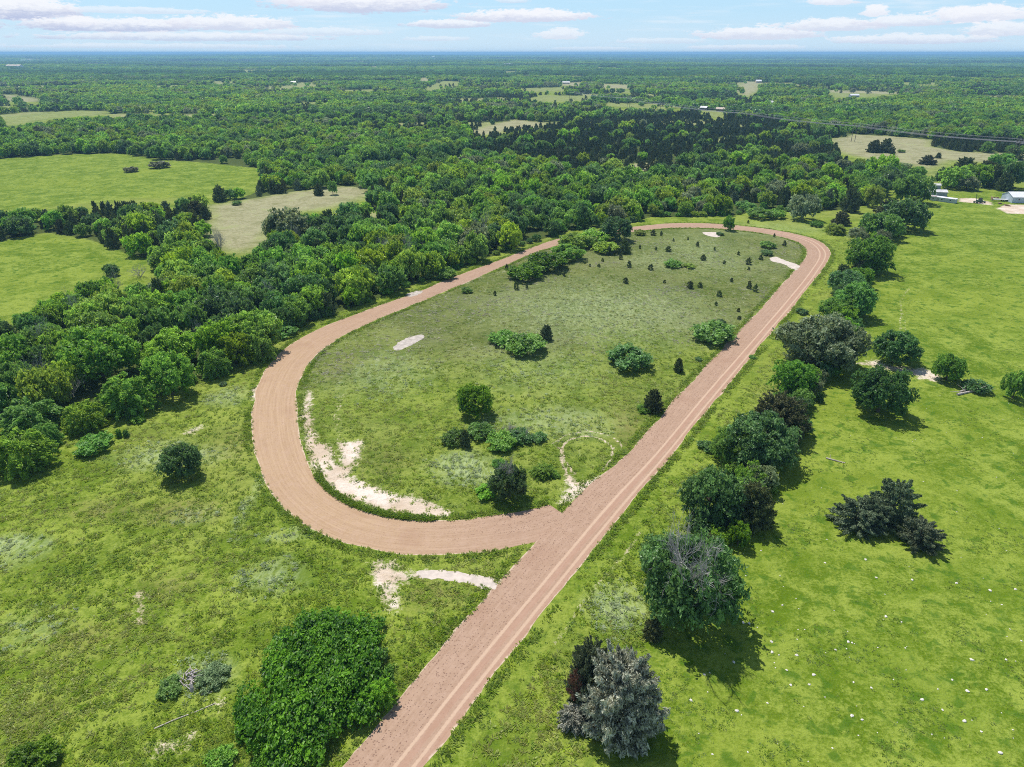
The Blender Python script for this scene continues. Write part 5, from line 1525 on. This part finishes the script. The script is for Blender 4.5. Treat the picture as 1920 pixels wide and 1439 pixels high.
def hframe(pa, tall, gap, label, lean=0.0):
    a, b = gp(*pa)
    o = empty('power_pole', (a, b, 0)); tag(o, label, 'power pole', 'wooden power poles')
    th = math.radians(18); ux, uy = math.cos(th), math.sin(th)
    for s_ in (-1, 1):
        mb = MB(); mb.tube([(ux * gap * s_, uy * gap * s_, -.3), (ux * gap * s_ + lean, uy * gap * s_, tall)], [.26, .17], 8); mb.build('pole', M_POLE, o)
    mb = MB(); mb.tube([(-ux * gap * 2.1 + lean, -uy * gap * 2.1, tall - .9), (ux * gap * 2.1 + lean, uy * gap * 2.1, tall - .9)], [.14, .14], 6); mb.build('crossarm', M_POLE, o)
    mb = MB(); mb.tube([(-ux * gap, -uy * gap, tall - 4.2), (ux * gap, uy * gap, tall - 1.2)], [.09, .09], 5); mb.tube([(ux * gap, uy * gap, tall - 4.2), (-ux * gap, -uy * gap, tall - 1.2)], [.09, .09], 5); mb.build('brace', M_POLE, o)
    tips = []
    for k in (-2, 0, 2):
        x_, y_ = ux * gap * k + lean, uy * gap * k
        mb = MB(); mb.tube([(x_, y_, tall - 1.0), (x_, y_, tall - 1.9)], [.10, .10], 6); mb.build('insulator', M_WHITEM, o)
        tips.append(Vector((a + x_, b + y_, tall - 1.9)))
    for s_ in (-1, 1): tips.append(Vector((a + ux * gap * s_ + lean, b + uy * gap * s_, tall)))
    return tips


PP = [hframe((2230, 360), 14, 1.9, 'wooden power pole frame out beyond the right edge'),
      hframe((1901, 299), 14, 1.9, 'wooden twin power pole frame at the right edge above the dry field'),
      hframe((1599, 266), 15, 1.9, 'wooden twin power pole frame at the left end of the dry field'),
      hframe((1395, 238), 15, 1.9, 'wooden twin power pole frame rising out of the cedar plantation'),
      hframe((1235, 216), 15, 1.9, 'wooden twin power pole frame at the far edge of the cedar plantation'),
      hframe((1178, 203), 15, 1.9, 'wooden twin power pole frame in the far green field'),
      hframe((1070, 190), 15, 1.9, 'farthest wooden twin power pole frame beside the centre field')]
for k in range(5):
    mb = MB(); pts = []
    for a, b in zip(PP[:-1], PP[1:]):
        A_, B_ = a[k], b[k]; sag = 1.6 if k < 3 else 1.0
        for t_ in np.linspace(0, 1, 12, endpoint=False):
            p_ = A_.lerp(B_, t_); p_.z -= sag * 4 * t_ * (1 - t_); pts.append(p_)
    pts.append(PP[-1][k])
    mb.tube(pts, [.085 if k < 3 else .05] * len(pts), 5)
    o = mb.build('power_wire', M_WIRE)
    tag(o, ['conductor wire strung along the power line on its left side', 'conductor wire strung along the middle of the power line', 'conductor wire strung along the power line on its right side', 'thin shield wire on the left pole tops', 'thin shield wire on the right pole tops'][k], 'wire', 'wires of the power line')

# ------------------------------------------------------------------ air
dims = (52400, 27200)
mb = MB(); mb.box(-dims[0] / 2, dims[0] / 2, -600, dims[1] - 600, float(gz.min()) - 1.0, 82.0)
m = bpy.data.materials.new('haze_air'); m.use_nodes = True; m.node_tree.nodes.clear(); t = NT(m.node_tree)
pv = t.new('ShaderNodeVolumePrincipled', {'Color': c4(.34, .66, 1.0), 'Density': HAZE_D, 'Anisotropy': .1})
ot = t.new('ShaderNodeOutputMaterial'); t.l.new(pv.outputs[0], ot.inputs['Volume'])
o = mb.build('haze', m); tag(o, kind='stuff')

# ------------------------------------------------------------------ light
EL = math.radians(61); SH = Vector((.50, -.866)).normalized()
d = Vector((SH.x * math.cos(EL), SH.y * math.cos(EL), -math.sin(EL)))
sun = bpy.data.lights.new('sun', 'SUN'); sun.energy = SUN_E; sun.angle = math.radians(.53); sun.color = (1, .955, .89)
so = bpy.data.objects.new('sun', sun); COL.objects.link(so); so.rotation_euler = d.to_track_quat('-Z', 'Y').to_euler()

w = bpy.data.worlds.new('World'); SC.world = w; w.use_nodes = True; w.node_tree.nodes.clear(); t = NT(w.node_tree)
sky = t.new('ShaderNodeTexSky', sky_type='NISHITA'); sky.sun_disc = False; sky.sun_elevation = EL; sky.sun_rotation = math.atan2(-SH.x, -SH.y)
sky.altitude = 100; sky.air_density = 1.0; sky.dust_density = .6; sky.ozone_density = 2.0
dirv = t.new('ShaderNodeTexCoord').outputs['Generated']
sx = t.new('ShaderNodeSeparateXYZ', {'Vector': dirv})
az = t.math('ARCTAN2', sx.outputs['X'], sx.outputs['Y']); el = t.math('ARCSINE', sx.outputs['Z'])
ae = t.new('ShaderNodeCombineXYZ', {'X': az, 'Y': el, 'Z': 0.0}).outputs[0]
# flat drifting cumulus: placed by compass bearing and height above the horizon
nA = t.noise(t.vscale(ae, 34, 130, 1), 1.0, 7, .66, .4); nB = t.noise(t.vscale(ae, 110, 300, 1), 1.0, 6, .68)
nz = t.math('ADD', t.math('MULTIPLY', t.math('SUBTRACT', nA, .5), 1.5), t.math('MULTIPLY', t.math('SUBTRACT', nB, .5), 1.25))


def bearing(x, y):
    v = (y - CY) / F; X_ = (x - CX) / F; Y_ = CP - v * SP; Z_ = -(SP + v * CP)
    return math.atan2(X_, Y_), math.atan2(Z_, math.hypot(X_, Y_))


CL = [  # photo place, half width, half height, opacity, greyness
    (40, 22, 120, 24, .95, .75), (130, 44, 60, 12, .7, .6), (215, 50, 170, 15, .9, .55), (430, 47, 125, 15, .9, .35), (350, 71, 260, 9, .7, .45), (240, 21, 150, 7, .55, .2), (600, 62, 120, 8, .5, .3),
    (680, 10, 160, 20, .95, .45), (560, 2, 60, 14, .8, .2), (840, 47, 80, 9, .85, .4), (985, 33, 130, 13, .95, .35), (1050, 67, 48, 11, .7, .2), (820, 74, 60, 5, .4, .3), (960, 3, 30, 5, .5, .3),
    (1420, 66, 120, 14, .85, .3), (1560, 50, 110, 13, .85, .3), (1690, 42, 90, 12, .8, .3), (1640, 24, 26, 12, .9, .1), (1560, 4, 48, 9, .8, .15), (1840, 30, 105, 17, .95, .2), (1880, 58, 90, 16, .8, .25),
    (1700, 76, 170, 10, .7, .35), (1240, 78, 90, 6, .4, .3), (1400, 90, 120, 5, .5, .3), (1120, 92, 90, 3.5, .35, .2), (300, 88, 260, 5, .45, .3), (-160, 40, 160, 30, .9, .5), (2080, 40, 150, 24, .9, .3), (-330, 70, 200, 16, .8, .4), (2250, 74, 200, 14, .7, .3),
]
# clear sky: the physical sky, gently whitened low down by distance
col = t.mix(t.ramp(el, .10, .55, SKY_MIX, .0), sky.outputs[0], c4(*SKY_COL))
sv = t.new('ShaderNodeSeparateXYZ', {'Vector': ae})
wisp = t.noise(t.vscale(ae, 7, 90, 1), 1.0, 6, .6)
col = t.mix(t.math('MULTIPLY', t.ramp(wisp, .50, .74), .45), col, c4(*CLOUD_W))
col = t.mix(t.ramp(el, .055, .0, 0, .5), col, c4(*HORIZ))
for (x_, y_, hw, hh, op, gr) in CL:
    a0, e0_ = bearing(x_, y_)
    a1, _ = bearing(x_ + hw, y_); _, e1_ = bearing(x_, y_ - hh * 1.25)
    sub = t.n.new('ShaderNodeVectorMath'); sub.operation = 'SUBTRACT'; t.put(sub.inputs[0], ae); sub.inputs[1].default_value = (a0, e0_, 0)
    nrm = t.vscale(sub.outputs[0], 1 / (a1 - a0), 1 / (e1_ - e0_), 0)
    ln = t.n.new('ShaderNodeVectorMath'); ln.operation = 'LENGTH'; t.put(ln.inputs[0], nrm)
    yn = t.new('ShaderNodeSeparateXYZ', {'Vector': nrm}).outputs['Y']
    flat_ = t.ramp(yn, -.75, -.2, .55, 0)          # flat bases
    msk = t.math('ADD', t.math('ADD', ln.outputs['Value'], nz), flat_)
    msk = t.ramp(msk, 1.14, .80, 0, op)
    top = t.ramp(t.math('ADD', yn, t.math('MULTIPLY', nz, .9)), -.45, .55, min(1, gr * 1.5 + .1), 0)  # underside shade painted into the colour: greyer toward each cloud's base
    cc = t.mix(top, c4(*CLOUD_W), c4(*CLOUD_G))
    col = t.mix(msk, col, cc)
bg = t.new('ShaderNodeBackground', {'Color': col, 'Strength': SKY_S})
ow = t.new('ShaderNodeOutputWorld'); t.l.new(bg.outputs[0], ow.inputs['Surface'])

# ------------------------------------------------------------------ camera and output
cam = bpy.data.cameras.new('camera'); cam.sensor_width = 36; cam.sensor_fit = 'HORIZONTAL'; cam.lens = 36 * F / 1920
cam.clip_start = 1; cam.clip_end = 100000
co = bpy.data.objects.new('camera', cam); COL.objects.link(co); co.location = (0, 0, H); co.rotation_euler = (math.pi / 2 - PT, 0, 0)
SC.camera = co
SC.view_settings.view_transform = 'Standard'; SC.view_settings.look = 'None'; SC.view_settings.exposure = EXPO; SC.view_settings.gamma = 1
cy = SC.cycles
cy.max_bounces = 6; cy.diffuse_bounces = 3; cy.glossy_bounces = 1; cy.transmission_bounces = 2; cy.transparent_max_bounces = 4; cy.volume_bounces = 0
cy.filter_width = 1.0
cy.use_adaptive_sampling = True; cy.adaptive_threshold = .008
cy.use_denoising = False
cy.sample_clamp_indirect = 4
